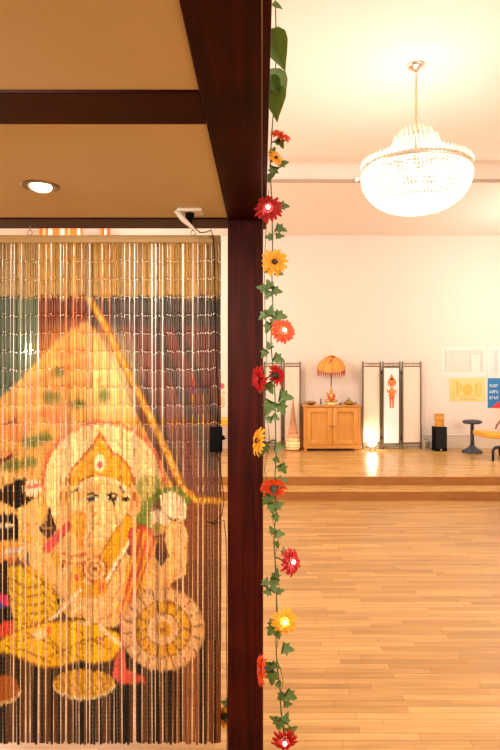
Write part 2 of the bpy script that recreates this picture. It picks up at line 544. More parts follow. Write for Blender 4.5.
    line([(76, 489), (88, 481), (100, 478), (114, 481), (126, 489)], 3.6, (246, 206, 160))
    line([(72, 492), (80, 488)], 2.2, DK, .7); line([(120, 486), (124, 492)], 2.4, DK, .8)
    trunk = [(102, 500), (104, 522), (100, 540), (90, 552), (84, 566)]
    line(trunk, 22, (246, 196, 132)); line(trunk, 3, (250, 214, 156))
    for q in ((93, 512), (96, 524), (97, 536)):
        line([q, (q[0] + 12, q[1] + 2)], 1.4, (220, 150, 90), .7)
    line([(92, 506), (94, 525), (86, 544), (76, 560)], 1.6, SKO, .8); line([(114, 506), (117, 525), (112, 545)], 1.6, SKO, .8)
    for ex in (91, 112):
        fill(ell(ex, 498.5, 6.5, 2.6), (250, 226, 190)); fill(ell(ex + .5, 498.8, 4.4, 2.1), (34, 22, 24))
        line([(ex - 6, 495.5), (ex, 493.2), (ex + 7, 495.5)], 1.5, DK)
    fill(ell(88, 498.5, 2, 1.6), (70, 70, 110)); line([(113, 500), (115, 505)], 1.8, DK); fill(ell(126, 499, 4, 2.2), (60, 26, 16))
    fill(ell(98, 490, 3, 5), (236, 150, 90), .6)
    # torso
    fill(ell(100, 585, 40, 44), SK); fill(ell(96, 600, 34, 26), (240, 184, 118))
    fill(ell(70, 535, 18, 26), SK)
    fill(ell(79, 519, 10, 8), (238, 146, 60)); fill(ell(79, 526, 8, 12), (230, 164, 50)); line([(79, 532), (80, 545)], 6, (222, 150, 44))
    line([(88, 516), (90, 530), (84, 540)], 3, (250, 206, 150))
    sash = [(128, 514), (142, 528), (126, 548), (106, 578), (96, 596), (92, 580), (100, 556), (112, 535)]
    fill(poly(sash), (228, 164, 28)); fill(dline(sash + sash[:1]) < .9, YED, .7)
    line([(136, 528), (126, 548), (114, 566), (102, 590)], 3.4, (252, 220, 190)); line([(138, 530), (128, 550), (116, 568), (104, 592)], 1.0, (150, 70, 50))
    fill(ell(95, 569, 13, 13), (240, 186, 120)); fill((np.abs(np.hypot(X - 95, Y - 569) - 12) < 1.3), (198, 108, 54)); fill((np.abs(np.hypot(X - 95, Y - 569) - 6.5) < 1.2), (214, 130, 70)); fill(ell(95, 569, 2.8), (150, 60, 36))
    line([(58, 552), (72, 556), (86, 554)], 2.2, (206, 104, 60)); line([(60, 562), (82, 563)], 2.6, (210, 110, 60)); line([(60, 570), (84, 569)], 1.4, (250, 220, 190))
    fill(ell(57, 560, 5, 9), (222, 160, 40)); fill(ell(77, 577, 6, 13), (226, 160, 40)); fill(ell(77, 577, 2.6, 4), (230, 90, 60))
    fill(ell(86, 590, 16, 7), (228, 160, 40)); fill(ell(102, 586, 5, 9), (230, 160, 40)); fill(ell(102, 587, 2.6, 4), (226, 90, 60))
    line([(118, 560), (122, 585), (112, 600)], 1.6, SKO, .7); line([(128, 560), (126, 590), (118, 612), (100, 620)], 1.6, SKO, .8); line([(66, 592), (72, 610), (90, 620)], 1.5, SKO, .7)
    # right arm, hand and lotus
    fill(ell(155, 573, 20, 19), (238, 176, 104)); fill(poly([(166, 585), (186, 575), (188, 540), (182, 525), (170, 524), (164, 540), (170, 556), (158, 566)]), (238, 178, 108))
    fill(ell(177, 536, 11, 13), (240, 184, 116))
    for q in ([(170, 548), (186, 548)], [(170, 552), (186, 553)]): line(q, 1.3, (190, 100, 50), .8)
    for q in ([(140, 560), (150, 572), (162, 580)], [(146, 556), (158, 568)], [(134, 574), (148, 586)], [(172, 528), (174, 540)], [(178, 526), (179, 540)], [(184, 530), (183, 542)], [(166, 584), (178, 572)]):
        line(q, 1.2, SKO, .75)
    fill(poly([(160, 545), (168, 556), (162, 566), (153, 556), (152, 540)]), (104, 60, 40))
    fill(ell(166, 506, 18, 16), (132, 92, 52)); line([(145, 524), (149, 503), (160, 492), (176, 489), (187, 500)], 7, (116, 128, 46))
    fill(poly([(160, 495), (172, 491), (184, 497), (187, 508), (186, 518), (178, 522), (170, 517), (162, 510)]), (248, 214, 176))
    fill(poly([(150, 512), (158, 508), (164, 512), (172, 522), (165, 526), (158, 523), (151, 526), (153, 518)]), (250, 210, 176))
    for q in ([(162, 496), (166, 510)], [(172, 493), (173, 514)], [(181, 497), (179, 516)], [(156, 512), (160, 523)]): line(q, 1.0, (224, 150, 120), .7)
    fill(ell(176, 519, 2.5, 2), (70, 40, 26))
    # red shawl with golden stripes
    sh = [(129, 530), (142, 524), (152, 530), (155, 544), (146, 566), (138, 590), (132, 622), (124, 640), (126, 668), (144, 676), (146, 682), (120, 684), (112, 676), (119, 640), (122, 604), (128, 580), (131, 556)]
    fill(poly(sh), RED); fill(dline(sh + sh[:1]) < .9, (160, 50, 36), .6)
    for k in range(4):
        x0 = 134 + k * 6
        line([(x0 + 5, 530 + k * 3), (x0 - 2, 560 + k * 2), (x0 - 10, 590), (x0 - 16, 612)], 2.8, (232, 160, 40))
    # wheel
    R = np.hypot(X - 163, (Y - 629)); A = np.arctan2(Y - 629, X - 163)
    fill(R < 42, (228, 172, 116)); fill((R > 40) & (R < 42), (170, 110, 60), .5)
    sp = np.abs((A / (2 * PI) * 18 + .3) % 1 - .5) > .44
    fill((R > 30) & (R < 40) & sp, (126, 66, 30), .8)
    fill(R < 28, (222, 156, 32)); fill((R > 26.8) & (R < 28.6), (150, 84, 26), .8)
    sp2 = np.abs((A / (2 * PI) * 14) % 1 - .5) > .42
    fill((R > 17) & (R < 27) & sp2, (130, 72, 20), .75)
    fill(R < 16.5, (236, 182, 130)); fill((R > 15.5) & (R < 17), (130, 76, 26), .8)
    fill(R < 8.5, (216, 150, 44)); fill(R < 3, (160, 92, 30)); fill((R > 10) & (R < 12.5) & sp2, (170, 100, 50), .5)
    # left arms and the things they hold
    fill(poly([(0, 470), (40, 480), (46, 500), (44, 545), (66, 575), (60, 596), (30, 570), (18, 556), (20, 520), (0, 512)]), (234, 176, 104))
    for q in ([(20, 522), (34, 526), (42, 520)], [(20, 530), (34, 534)], [(20, 540), (40, 545)], [(22, 558), (45, 578), (62, 590)], [(46, 510), (44, 545)]): line(q, 1.4, SKO, .8)
    line([(20, 536), (38, 540)], 4, (226, 166, 50)); line([(0, 548), (22, 548)], 8, (232, 150, 50)); line([(6, 552), (24, 548)], 4, (206, 190, 190)); line([(0, 562), (14, 560)], 6, (222, 120, 50))
    fill(poly([(0, 489), (8, 484), (26, 477), (28, 484), (24, 492), (30, 497), (42, 494), (30, 502), (16, 509), (0, 500)]), (30, 10, 8))
    fill(ell(32, 488, 10, 8), (246, 206, 176)); line([(26, 487), (40, 486)], 3.4, (224, 92, 90)); fill(ell(24.5, 489, 1.5, 4), (30, 14, 10))
    fill(poly([(0, 513), (17, 513), (19, 540), (0, 540)]), (34, 14, 8)); line([(0, 525), (12, 525)], 2.5, (230, 200, 160))
    fill(poly([(49, 505), (54, 520), (58, 530), (48, 539), (38, 529), (45, 520)]), (74, 36, 18)); line([(42, 528), (54, 528)], 1.4, (170, 110, 50))
    fill(ell(44, 512, 4, 12), (222, 170, 60), .8)
    line([(47, 549), (68, 526)], 9, (222, 76, 78)); fill(ell(58, 560, 5, 7), (220, 156, 40))
    fill(poly([(0, 562), (8, 560), (10, 600), (0, 602)]), (44, 18, 14)); line([(28, 552), (28, 572)], 1.6, (90, 90, 130))
    # golden sleeve at the left knee
    kn = [(8, 566), (30, 566), (48, 580), (62, 598), (56, 616), (40, 630), (16, 634), (10, 600)]
    fill(poly(kn), (222, 170, 28))
    for k in range(5):
        line([(10, 578 + k * 10), (26, 588 + k * 9), (44, 584 + k * 9), (60 - k * 3, 600 + k * 4)], 1.5, (146, 88, 14), .8)
    line([(14, 560), (30, 572), (48, 584), (64, 600)], 2, (170, 96, 30), .8)
    line([(50, 620), (64, 608), (80, 590)], 3.4, (248, 214, 176)); fill(ell(60, 601, 3, 3), (40, 22, 10))
    fill(poly([(0, 592), (9, 596), (10, 604), (0, 606)]), (206, 50, 96)); fill(ell(1, 606, 3, 4), (70, 60, 160)); fill(poly([(0, 608), (10, 606), (14, 622), (0, 624)]), (30, 12, 12))
    fill(poly([(0, 622), (14, 620), (17, 634), (0, 638)]), (216, 70, 44))
    # folded legs
    legs = [(0, 640), (18, 630), (45, 622), (72, 620), (100, 624), (120, 634), (122, 648), (112, 660), (94, 664), (80, 660), (62, 666), (44, 668), (26, 660), (10, 654), (0, 652)]
    fill(poly(legs), (236, 176, 26)); fill(dline(legs + legs[:1]) < 1.0, (158, 90, 14), .8)
    for q in ([(20, 640), (45, 634), (60, 648), (84, 658)], [(40, 660), (64, 650), (84, 640), (108, 636)], [(70, 626), (84, 634), (110, 650)], [(6, 646), (30, 652), (50, 662)], [(78, 642), (92, 646), (104, 640)], [(26, 632), (50, 644), (70, 660)]):
        line(q, 1.5, (156, 92, 14), .8)
    fill(ell(40, 634, 6, 5), (240, 200, 150)); fill(ell(49, 630, 3, 4), (222, 110, 40))
    line([(66, 612), (76, 618), (88, 618)], 5, (226, 164, 44)); line([(70, 617), (86, 620)], 1.6, DK, .8)
    line([(100, 625), (112, 638), (120, 644)], 4, (246, 206, 160)); fill(ell(116, 630, 4, 2), DK, .8)
    line([(70, 616), (80, 606), (92, 612), (88, 624), (78, 622)], 3, (244, 200, 140))
    # trays of sweets
    fill(ell(84, 684, 31, 15.5), (222, 162, 36)); fill(ell(84, 684, 31, 15.5) & ~ell(84, 681, 31, 15), (232, 190, 130))
    fill(ell(84, 683, 29, 13) & ((np.floor((X + Y * .5) / 4) + np.floor(Y / 3.5)) % 2 == 0), (166, 106, 20), .55)
    fill(ell(4, 688, 16, 13), (176, 90, 26)); fill(ell(4, 689, 17, 15) & ~ell(4, 685, 18, 15), (228, 184, 120))
    # bare bamboo at top
    top = Y < 297 + (S - .5) * 3
    C[top] = np.array((186, 140, 72))
    m = top & (X < 40); C[m] = np.array((176, 138, 80))
    return C


class NPMesh:
    def __init__(self): self.V, self.Fc, self.Co, self.n = [], [], [], 0


root = empty('bead_curtain', pt(106, 236, DC), 'bamboo bead curtain painted with a seated elephant-headed deity in the loft doorway', 'curtain')
h0, h1 = pt(-8, 235.6, DC), pt(220.8, 243.2, DC)
b = MB(); b.bevel_box(h0.x, h1.x, DC - .010, DC + .010, h1.z, h0.z, .003)
b.build('header_rail', wood('bamboo_slat', (.40, .25, .085), (.52, .34, .13), 0, .5), root)
for hx in (30, 193, 108):
    if hx == 108: continue
    p = pt(hx, 229, DC)
    b = MB(); b.tube([(p.x, DC, ZB + .004), (p.x, DC, p.z - .004)], .0014, 6)
    b.torus((p.x, DC, p.z - .016), .010, .0016, 16, 6, M=Matrix.Rotation(PI / 2, 4, 'X'))
    b.tube([(p.x, DC, p.z - .026), (p.x, DC, h0.z - .003)], .0016, 6)
    b.build('screw_hook', STEEL, root)

NS = 90
pitch = 228.0 / NS
V, FA, CO = [], [], []
NSIDE = 6
ang = np.arange(NSIDE) * 2 * PI / NSIDE
vo = 0
CGAIN = np.array((1.08, 1.17, 1.12))
for s in range(NS):
    px = -7.2 + pitch * (s + .5) + (RNG.normal(0, .2) if RNG.uniform() < .8 else RNG.normal(0, .6))
    if 176 < px < 183.2: px -= .55
    if 183.2 < px < 188: px += .75
    if 210 < px < 214: px -= .4
    rtop = (1.34 + RNG.normal(0, .05)) / K
    rlow = (1.31 + RNG.normal(0, .05)) / K
    y = 243.0
    sway = RNG.normal(0, .5); wob = RNG.uniform(0, 6.28)
    yend = 743 + RNG.normal(0, .7)
    rows = []            # (py, radius)
    phase = RNG.normal(0, 1.0)
    j = 0
    dyo = DC + RNG.normal(0, .0025)
    sj = RNG.normal(1, .09)
    bead_no = []
    y = 243.5
    while y < yend - 1:
        if y < 425:
            L = 17.6 if j else 17.6 + phase
            r = rtop; fr = (0, .03, .3, .55, .8, .97, 1)
            sh = (.6, 1, 1, 1, 1, 1, .6)
            gap = .45
        else:
            L = 4.3; r = rlow; fr = (0, .16, .84, 1); sh = (.86, 1, 1, .86); gap = .04
        L = min(L, yend - y)
        bj = RNG.normal(1, .04)
        for a, q in zip(fr, sh):
            rows.append((y + L * a, r * q, bj))
        rows.append((y + L + gap * .1, .0012, bj)); rows.append((y + L + gap * .9, .0012, bj))
        y += L + gap
        j += 1
    yy = np.array([r[0] for r in rows]); rr = np.array([r[1] for r in rows]); bj = np.array([r[2] for r in rows])
    xx = px + sway * (yy - 243) / 500 + .35 * np.sin(yy / 60 + wob)
    su = RNG.uniform()
    n = len(yy)
    XX = (xx[:, None] + np.cos(ang)[None, :] * 1.15).ravel(); YY = np.repeat(yy, NSIDE)
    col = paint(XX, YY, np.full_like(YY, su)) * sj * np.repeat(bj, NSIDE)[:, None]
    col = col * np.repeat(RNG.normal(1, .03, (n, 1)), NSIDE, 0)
    wx = (xx - 262) / K; wz = EYE + (375 - yy) / K
    n = len(yy)
    verts = np.zeros((n, NSIDE, 3))
    verts[:, :, 0] = wx[:, None] + rr[:, None] * np.cos(ang)
    verts[:, :, 1] = dyo + rr[:, None] * np.sin(ang)
    verts[:, :, 2] = wz[:, None]
    i = np.arange(n - 1)[:, None]; k = np.arange(NSIDE)[None, :]; k2 = (k + 1) % NSIDE
    f = np.stack([vo + i * NSIDE + k, vo + (i + 1) * NSIDE + k, vo + (i + 1) * NSIDE + k2, vo + i * NSIDE + k2], -1).reshape(-1, 4)
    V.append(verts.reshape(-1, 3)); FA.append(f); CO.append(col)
    vo += n * NSIDE
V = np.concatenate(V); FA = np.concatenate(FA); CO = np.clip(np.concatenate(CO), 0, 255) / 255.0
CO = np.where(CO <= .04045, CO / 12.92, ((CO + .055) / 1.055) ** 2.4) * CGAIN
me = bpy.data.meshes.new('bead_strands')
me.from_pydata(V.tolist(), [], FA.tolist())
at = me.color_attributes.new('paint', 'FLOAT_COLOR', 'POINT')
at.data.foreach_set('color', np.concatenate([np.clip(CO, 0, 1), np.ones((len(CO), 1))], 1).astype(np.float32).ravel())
me.polygons.foreach_set('use_smooth', [True] * len(me.polygons))
m, nt, bs, out = base_mat('painted_bamboo')
ca = nt.nodes.new('ShaderNodeVertexColor'); ca.layer_name = 'paint'
nt.links.new(ca.outputs['Color'], bs.inputs['Base Color'])
bs.inputs['Roughness'].default_value = .42
tl = nt.nodes.new('ShaderNodeBsdfTranslucent'); nt.links.new(ca.outputs['Color'], tl.inputs['Color'])
ms = nt.nodes.new('ShaderNodeMixShader'); ms.inputs['Fac'].default_value = .25
nt.links.new(bs.outputs[0], ms.inputs[1]); nt.links.new(tl.outputs[0], ms.inputs[2]); nt.links.new(ms.outputs[0], out.inputs['Surface'])
me.materials.append(m)
o = bpy.data.objects.new('bead_strands', me); COL.objects.link(o)
o.parent = root; o.matrix_parent_inverse = Matrix.Translation(-root.location)
o['kind'] = 'stuff'

# ------------------------------------------------------------------ flower garlands with fairy lights
DG = 1.97
PET = {
    'red': translucent('red_petal', (.40, .005, .005), (.62, .015, .008), .3),
    'orange': translucent('orange_red_petal', (.74, .075, .014), (.92, .12, .03), .3),
    'yellow': translucent('yellow_petal', (.86, .42, .025), (.95, .50, .05), .35),
}
DISC = {'red': mat('red_disc', (.30, .02, .02), .8, vary=.4, scale=300), 'orange': mat('orange_disc', (.45, .06, .02), .8, vary=.4, scale=300), 'yellow': mat('dark_disc', (.035, .02, .012), .8, vary=.4, scale=300)}
LEAFM = translucent('ivy_leaf', (.075, .145, .040), (.20, .32, .07), .3, .35, .45)
LEAFB = translucent('broad_leaf', (.075, .17, .030), (.25, .40, .06), .3, .25, .4)
STEMM = mat('vine_green', (.05, .085, .03), .6, vary=.3, scale=80)
LEDM = mat('fairy_light_bulb', (1, .9, .8), .3, emit=((1, .80, .62), 28))


def petal_mesh(name, m, rings, seed):
    """rings: (count, inner r, length, width, lift angle)"""
    rnd = random.Random(seed)
    b = MB()
    for (cnt, r0, ln, wd, lift) in rings:
        for k in range(cnt):
            a = 2 * PI * (k + rnd.uniform(-.2, .2)) / cnt + (.3 if cnt % 2 else 0)
            l = ln * rnd.uniform(.86, 1.1); lf = lift + rnd.uniform(-.16, .16)
            d = Vector((math.cos(a), math.sin(a), 0)); w = Vector((-math.sin(a), math.cos(a), 0)); z = Vector((0, 0, 1))
            sec = [(0, .45, 0), (.3, .85, .05), (.6, 1.0, .06), (.85, .78, .0), (1, .30, -.06)]
            vs = []
            for t, ww, cv in sec:
                base = d * (r0 + l * t * math.cos(lf)) + z * (l * t * math.sin(lf) - l * .12 * t * t + l * cv)
                hw = wd * ww / 2
                vs += [base - w * hw + z * hw * .35, base - z * hw * .1, base + w * hw + z * hw * .35]
            fs = []
            for i in range(len(sec) - 1):
                for q in range(2):
                    fs.append((i * 3 + q, i * 3 + q + 1, (i + 1) * 3 + q + 1, (i + 1) * 3 + q))
            b.add(vs, fs, 0, True)
    me_o = b.build(name, m)
    me = me_o.data
    bpy.data.objects.remove(me_o)
    return me


def mesh_only(b, name, m):
    o = b.build(name, m); me = o.data; bpy.data.objects.remove(o); return me


RINGS = [(17, .008, .034, .0125, .06), (15, .006, .028, .0120, .34), (9, .005, .017, .009, .75)]
PM = {c: petal_mesh('petals', PET[c], RINGS, 3 + i) for i, c in enumerate(PET)}
DM = {}
for c in PET:
    b = MB(); b.ball((0, 0, .006), .0085, n=14, m=8, sq=(1, 1, .7)); DM[c] = mesh_only(b, 'flower_center', DISC[c])
b = MB(); b.lathe([(.0025, -.03), (.003, -.02), (.007, -.012), (.011, -.004), (.012, .001)], n=12); CALM = mesh_only(b, 'calyx', mat('calyx_dark_green', (.018, .03, .012), .6))
b = MB(); b.ball((0, 0, .0135), .0055, n=12, m=8); LEDME = mesh_only(b, 'fairy_bulb', LEDM)


def link(me, name, parent, M):
    o = bpy.data.objects.new(name, me); COL.objects.link(o)
    o.parent = parent
    o.matrix_basis = M
    return o


FLM = [None]
STALK = mat('calyx_dark_green', (.018, .03, .012), .6)


def stalk(root, pts):
    fl, M = FLM[0]
    inv = (Matrix.Translation(root.location) @ M).inverted()
    b = MB(); b.tube([inv @ Vector(p) for p in pts], .0026 / M.to_scale().x, 6)
    b.build('stalk', STALK).parent = fl


def flower(root, px, py, r, color, nrm, lit, d, label):
    """r: radius in pixels"""
    p = pt(px, py, d)
    s = r / F * d / .042
    q = Vector((0, 0, 1)).rotation_difference(Vector(nrm).normalized())
    M = Matrix.Translation(p - root.location) @ q.to_matrix().to_4x4() @ Matrix.Rotation(px * 1.7 + py, 4, 'Z') @ Matrix.Scale(s, 4)
    fl = link(PM[color], 'flower', root, M)
    fl['label'] = label
    link(CALM, 'calyx', fl, Matrix.Identity(4))
    FLM[0] = (fl, M)
    if lit:
        link(LEDME, 'fairy_bulb', fl, Matrix.Scale(1.0, 4))
    else:
        link(DM[color], 'flower_center', fl, Matrix.Identity(4))
    return p


def leaf(b, p, size, tip, face, lobes=True, rnd=random):
    """p: base point; tip: direction of the midrib; face: leaf normal"""
    t = Vector(tip).normalized(); n = Vector(face); n = (n - t * n.dot(t)).normalized(); w = t.cross(n)
    if lobes:
        out = [(0, 0), (.12, .20), (-.02, .46), (.26, .34), (.48, .50), (.52, .24), (.78, .17), (1, 0)]
    else:
        out = [(0, 0), (.06, .20), (.22, .32), (.42, .31), (.65, .20), (.85, .08), (1, 0)]
    mid, L, R = [], [], []
    for (u, v) in out:
        dz = -.35 * u * u * size * .5
        mid.append(p + t * u * size + n * (dz - .02 * size))
        L.append(p + t * u * size + w * v * size + n * (dz + v * .28 * size))
        R.append(p + t * u * size - w * v * size + n * (dz + v * .28 * size))
    k = len(out)
    vs = mid + L + R; fs = []
    for i in range(k - 1):
        fs.append((i, i + 1, k + i + 1, k + i)); fs.append((i + 1, i, 2 * k + i, 2 * k + i + 1))
    b.add(vs, fs, 0, True)


def smooth_path(pts, sub=6):
    out = []
    P = [Vector(p) for p in pts]
    for i in range(len(P) - 1):
        p0 = P[max(0, i - 1)]; p1 = P[i]; p2 = P[i + 1]; p3 = P[min(len(P) - 1, i + 2)]
        for k in range(sub):
            t = k / sub
            out.append(.5 * ((2 * p1) + (p2 - p0) * t + (2 * p0 - 5 * p1 + 4 * p2 - p3) * t * t + (3 * p1 - p0 - 3 * p2 + p3) * t ** 3))
    out.append(P[-1])
    return out


gt = pt(272, -92, DG)
root = empty('flower_garland', gt, 'artificial gerbera and ivy garland with fairy lights hanging in front of the post', 'garland')
vine = [(271, -92), (274, -30), (276, 30), (275, 90), (272, 130), (270.5, 165), (271.5, 200), (272.5, 240), (272, 280), (272.8, 310), (271, 340), (273, 368), (275, 395), (275.5, 425), (276, 455), (275, 480),
        (276, 510), (274, 540), (276, 575), (276.5, 610), (276, 640), (277, 665), (280, 690), (281, 712), (284, 738), (284, 790), (282, 812)]
rn = random.Random(5)
vp = [pt(x, y, DG + rn.uniform(-.006, .006)) for x, y in vine]
b = MB(); b.tube(smooth_path(vp), .0023, 6)
b.tube([vp[0], vp[0] + Vector((-.012, 0, .01)), Vector((SX + .001, vp[0].y, vp[0].z + .012))], .002, 6)
b.build('vine_cord', STEMM, root)
w2 = [(269, 190), (266, 232), (264.5, 262), (264.6, 300), (266.5, 335), (266, 370), (265.5, 400), (268, 425), (269, 440), (266, 462), (264.5, 470), (268, 482), (274, 500)]
b = MB(); b.tube(smooth_path([pt(x, y, DG + .01) for x, y in w2]), .0012, 5)
w3 = [(276, 505), (273, 520), (278, 540), (275, 560), (277, 600), (278, 640), (276, 655), (283, 680), (280, 700), (286, 735)]
b.tube(smooth_path([pt(x, y, DG - .008) for x, y in w3]), .0012, 5)
b.build('light_cord', STEMM, root)
FL = [
    (281, 136, 11.5, 'orange', (.35, -.55, .7), False, 'small orange flower tilted upward near the beam'),
    (275.5, 158, 9, 'yellow', (.5, -.7, .3), False, 'small yellow flower half hidden by leaves'),
    (268.5, 209, 14.5, 'red', (-.1, -1, .12), True, 'deep red lit flower'),
    (274.5, 262, 14, 'yellow', (.05, -1, .0), False, 'yellow flower with dark centre'),
    (283, 331, 13.5, 'orange', (.35, -1, .15), True, 'orange lit flower'),
    (259, 379, 13.5, 'red', (-.85, -.6, -.1), False, 'red flower turned sideways across the post'),
    (276.5, 375, 11, 'red', (.75, .7, .2), False, 'red flower turned away'),
    (258.5, 441, 15, 'yellow', (-.95, -.32, .2), False, 'yellow flower in profile on the post'),
    (273.5, 488, 14, 'orange', (.0, .85, .55), False, 'orange flower seen from behind'),
    (290.5, 562, 14, 'red', (.75, -.8, .25), True, 'red lit flower on a dark stalk'),
    (284.5, 621, 13.5, 'yellow', (.1, -1, .05), True, 'yellow lit flower'),
    (261.5, 670, 15.5, 'orange', (-1, -.22, .12), False, 'orange flower in profile on the post'),
    (284.5, 740, 13.5, 'red', (.05, -.95, -.30), True, 'dark red lit flower at the low end'),
]
for (x, y, r, c, nm, lit, lb) in FL:
    dd = DG - .03
    p = flower(root, x, y, r, c, nm, lit, dd, lb)
    s = r / F * dd / .042
    back = p - Vector(nm).normalized() * .03 * s
    vv = min((q for q in smooth_path(vp)), key=lambda q: abs(q.z - (back.z + .008)))
    stalk(root, [back, (back + vv) / 2 + Vector((0, 0, .004)), vv])
lv = MB()
LV = [  # px, py of leaf centre, size px, tip dx, dy
    (281, 143, 11, .4, -1), (273, 151, 9, .4, .6), (283, 163, 12, 1, .3), (273, 172, 12, -.2, -1), (268, 178, 9, .2, -1), (284, 206, 12, 1, .1), (281, 229, 12, .8, -.2), (269, 237, 9, -1, 0), (280, 236, 9, 1, .1),
    (268, 270, 9, -.7, -.4), (279, 273, 9, .8, -.3), (269, 284, 11, -.3, .8), (262, 288, 11, -1, .2), (268, 295, 10, -.5, -1), (277, 291, 11, 1, -.2), (263, 316, 11, -.8, -.5), (271, 311, 12, .2, 1), (281, 316, 13, 1, -.2), (268, 328, 12, -.4, -.8),
    (275, 322, 10, .9, .2), (264, 354, 10, -.6, -.8), (269, 345, 9, -.3, .6), (279, 359, 12, 1, -.4), (263, 387, 13, -.6, -1), (270, 388, 13, .4, -1), (269, 408, 16, -.4, -1), (282, 409, 14, .5, -1), (286, 397, 15, 1, -.15), (268, 419, 9, -1, .2), (276, 418, 9, .7, -.3),
    (263, 450, 13, -.4, -1), (280, 447, 12, 1, -.1), (277, 460, 8, .7, -.7), (283, 469, 12, .5, -.9), (282, 481, 13, .9, .3), (267, 500, 14, -.6, -1), (279, 505, 11, .9, .3), (272, 508, 12, .1, -1), (276, 518, 9, .4, -.8), (272, 530, 9, -.5, .8), (280, 534, 10, 1, 0),
    (277, 545, 8, .4, -1), (284, 551, 8, -.1, .8), (266, 582, 10, .2, .5), (276, 574, 11, .3, .8), (274, 583, 12, -.2, -1), (267, 592, 9, -1, 0), (280, 591, 9, 1, .15), (274, 587, 10, .6, .8), (271, 631, 13, -.6, -.9), (274, 622, 11, .6, .8), (278, 635, 10, .2, -1), (288, 649, 13, 1, -.2),
    (268, 668, 14, -.4, -1), (272, 678, 15, -.1, -1), (276, 666, 11, .8, -.5), (281, 697, 12, -.6, -.6), (291, 696, 14, .8, -.5), (288, 704, 9, 1, -.1), (275, 719, 12, -.8, .2), (279, 725, 14, -.2, -1), (286, 718, 11, .3, .9), (292, 730, 12, .9, .5), (279, 685, 9, .5, -.9)]
rl = random.Random(9)
for (x, y, sz, tx, ty) in LV:
    t = Vector((tx, rl.uniform(-.25, .25), ty))
    s = sz / F * DG
    c = pt(x, y, DG - .018 + rl.uniform(-.012, .012))
    base = c - t.normalized() * s * .45
    leaf(lv, base, s, t, (rl.uniform(-.45, .45), -1, rl.uniform(-.2, .45)), True)
    vv = min(vp, key=lambda q: (q - base).length)
lv.build('ivy_leaves', LEAFM, root)
lv = MB()
leaf(lv, pt(270, 29, DG - .01), 42 / F * DG, (.36, 0, -1), (-.25, -1, .1), False)
leaf(lv, pt(273, 68, DG - .012), 34 / F * DG, (.42, 0, -1), (.55, -1, .15), False)
leaf(lv, pt(277, 86, DG - .022), 35 / F * DG, (-.06, -.1, -1), (-.4, -1, .2), False)
leaf(lv, pt(270, 76, DG - .03), 22 / F * DG, (.55, -.1, -1), (-.3, -1, .3), False)
leaf(lv, pt(272, 4, DG - .01), 12 / F * DG, (.9, 0, -.3), (0, -1, .3), False)
lv.build('broad_leaves', LEAFB, root)

# second garland on the rear side of the post
g2 = pt(229.5, 640, 2.462)
root = empty('flower_garland', pt(229.5, 600, 2.47), 'short end of garland with one yellow flower behind the post at curtain edge', 'garland')
b = MB(); b.tube(smooth_path([pt(232, 230, 2.456), pt(231.5, 400, 2.462), pt(231, 560, 2.466), pt(230.5, 690, 2.466), pt(231, 740, 2.466), pt(232, 790, 2.466)]), .0023, 6)
b.build('vine_cord', STEMM, root)
flower(root, 223.5, 716, 13, 'yellow', (-.3, .9, .1), False, 2.45, 'yellow flower seen from behind')
stalk(root, [pt(225, 716, 2.452), pt(231, 715, 2.463)])
b = MB(); leaf(b, pt(230, 704, 2.45), 10 / F * 2.45, (-1, 0, .2), (0, -1, .3)); b.build('ivy_leaves', LEAFM, root)

# ------------------------------------------------------------------ chandelier
CX, CY = 1.51, 5.72
root = empty('crystal_chandelier', (CX, CY, ZC), 'large lit crystal basket chandelier hanging from the hall ceiling', 'chandelier')
CRY = crystal('crystal_glass')
b = MB(); b.lathe([(.085, 0), (.088, -.012), (.07, -.03), (.035, -.05), (.016, -.075), (.01, -.085)], (CX, CY, ZC), 28); b.build('canopy', CHROME, root)
b = MB()
z = ZC - .085
k = 0
while z > 4.12:
    b.torus((CX, CY, z - .016), .011, .0032, 12, 6, M=Matrix.Rotation(PI / 2, 4, 'X' if k % 2 else 'Y') @ Matrix.Diagonal((.75, 1.3, 1, 1)) if False else Matrix.Rotation(PI / 2, 4, 'X' if k % 2 else 'Y'))
    z -= .0175; k += 1
b.tube([(CX + .008, CY, ZC - .08), (CX + .012, CY, 4.4), (CX + .004, CY, 4.1)], .0028, 6)
b.build('chain', BRASS, root)
b = MB()
b.lathe([(.02, 4.13), (.03, 4.11), (.012, 4.08), (.02, 3.98), (.012, 3.8), (.03, 3.74), (.02, 3.70)], (CX, CY, 0), 16); b.build('stem', BRASS, root)
ZR, RR = 3.72, .525
b = MB()
vs, fs = [], []
for i in range(64):
    a = 2 * PI * i / 64
    for r, z in ((RR, ZR - .018), (RR, ZR + .026), (RR - .012, ZR + .026), (RR - .012, ZR - .018)):
        vs.append((CX + r * math.cos(a), CY + r * math.sin(a), z))
for i in range(64):
    for j in range(4):
        fs.append((i * 4 + j, ((i + 1) % 64) * 4 + j, ((i + 1) % 64) * 4 + (j + 1) % 4, i * 4 + (j + 1) % 4))
b.add(vs, fs, 0, True)
for k in range(6):
    a = 2 * PI * k / 6
    b.tube([(CX, CY, ZR), (CX + (RR - .01) * math.cos(a), CY + (RR - .01) * math.sin(a), ZR)], .006, 6)
b.build('rim_band', mat('pale_brass', (.86, .74, .62), .35, .8, vary=.05), root)
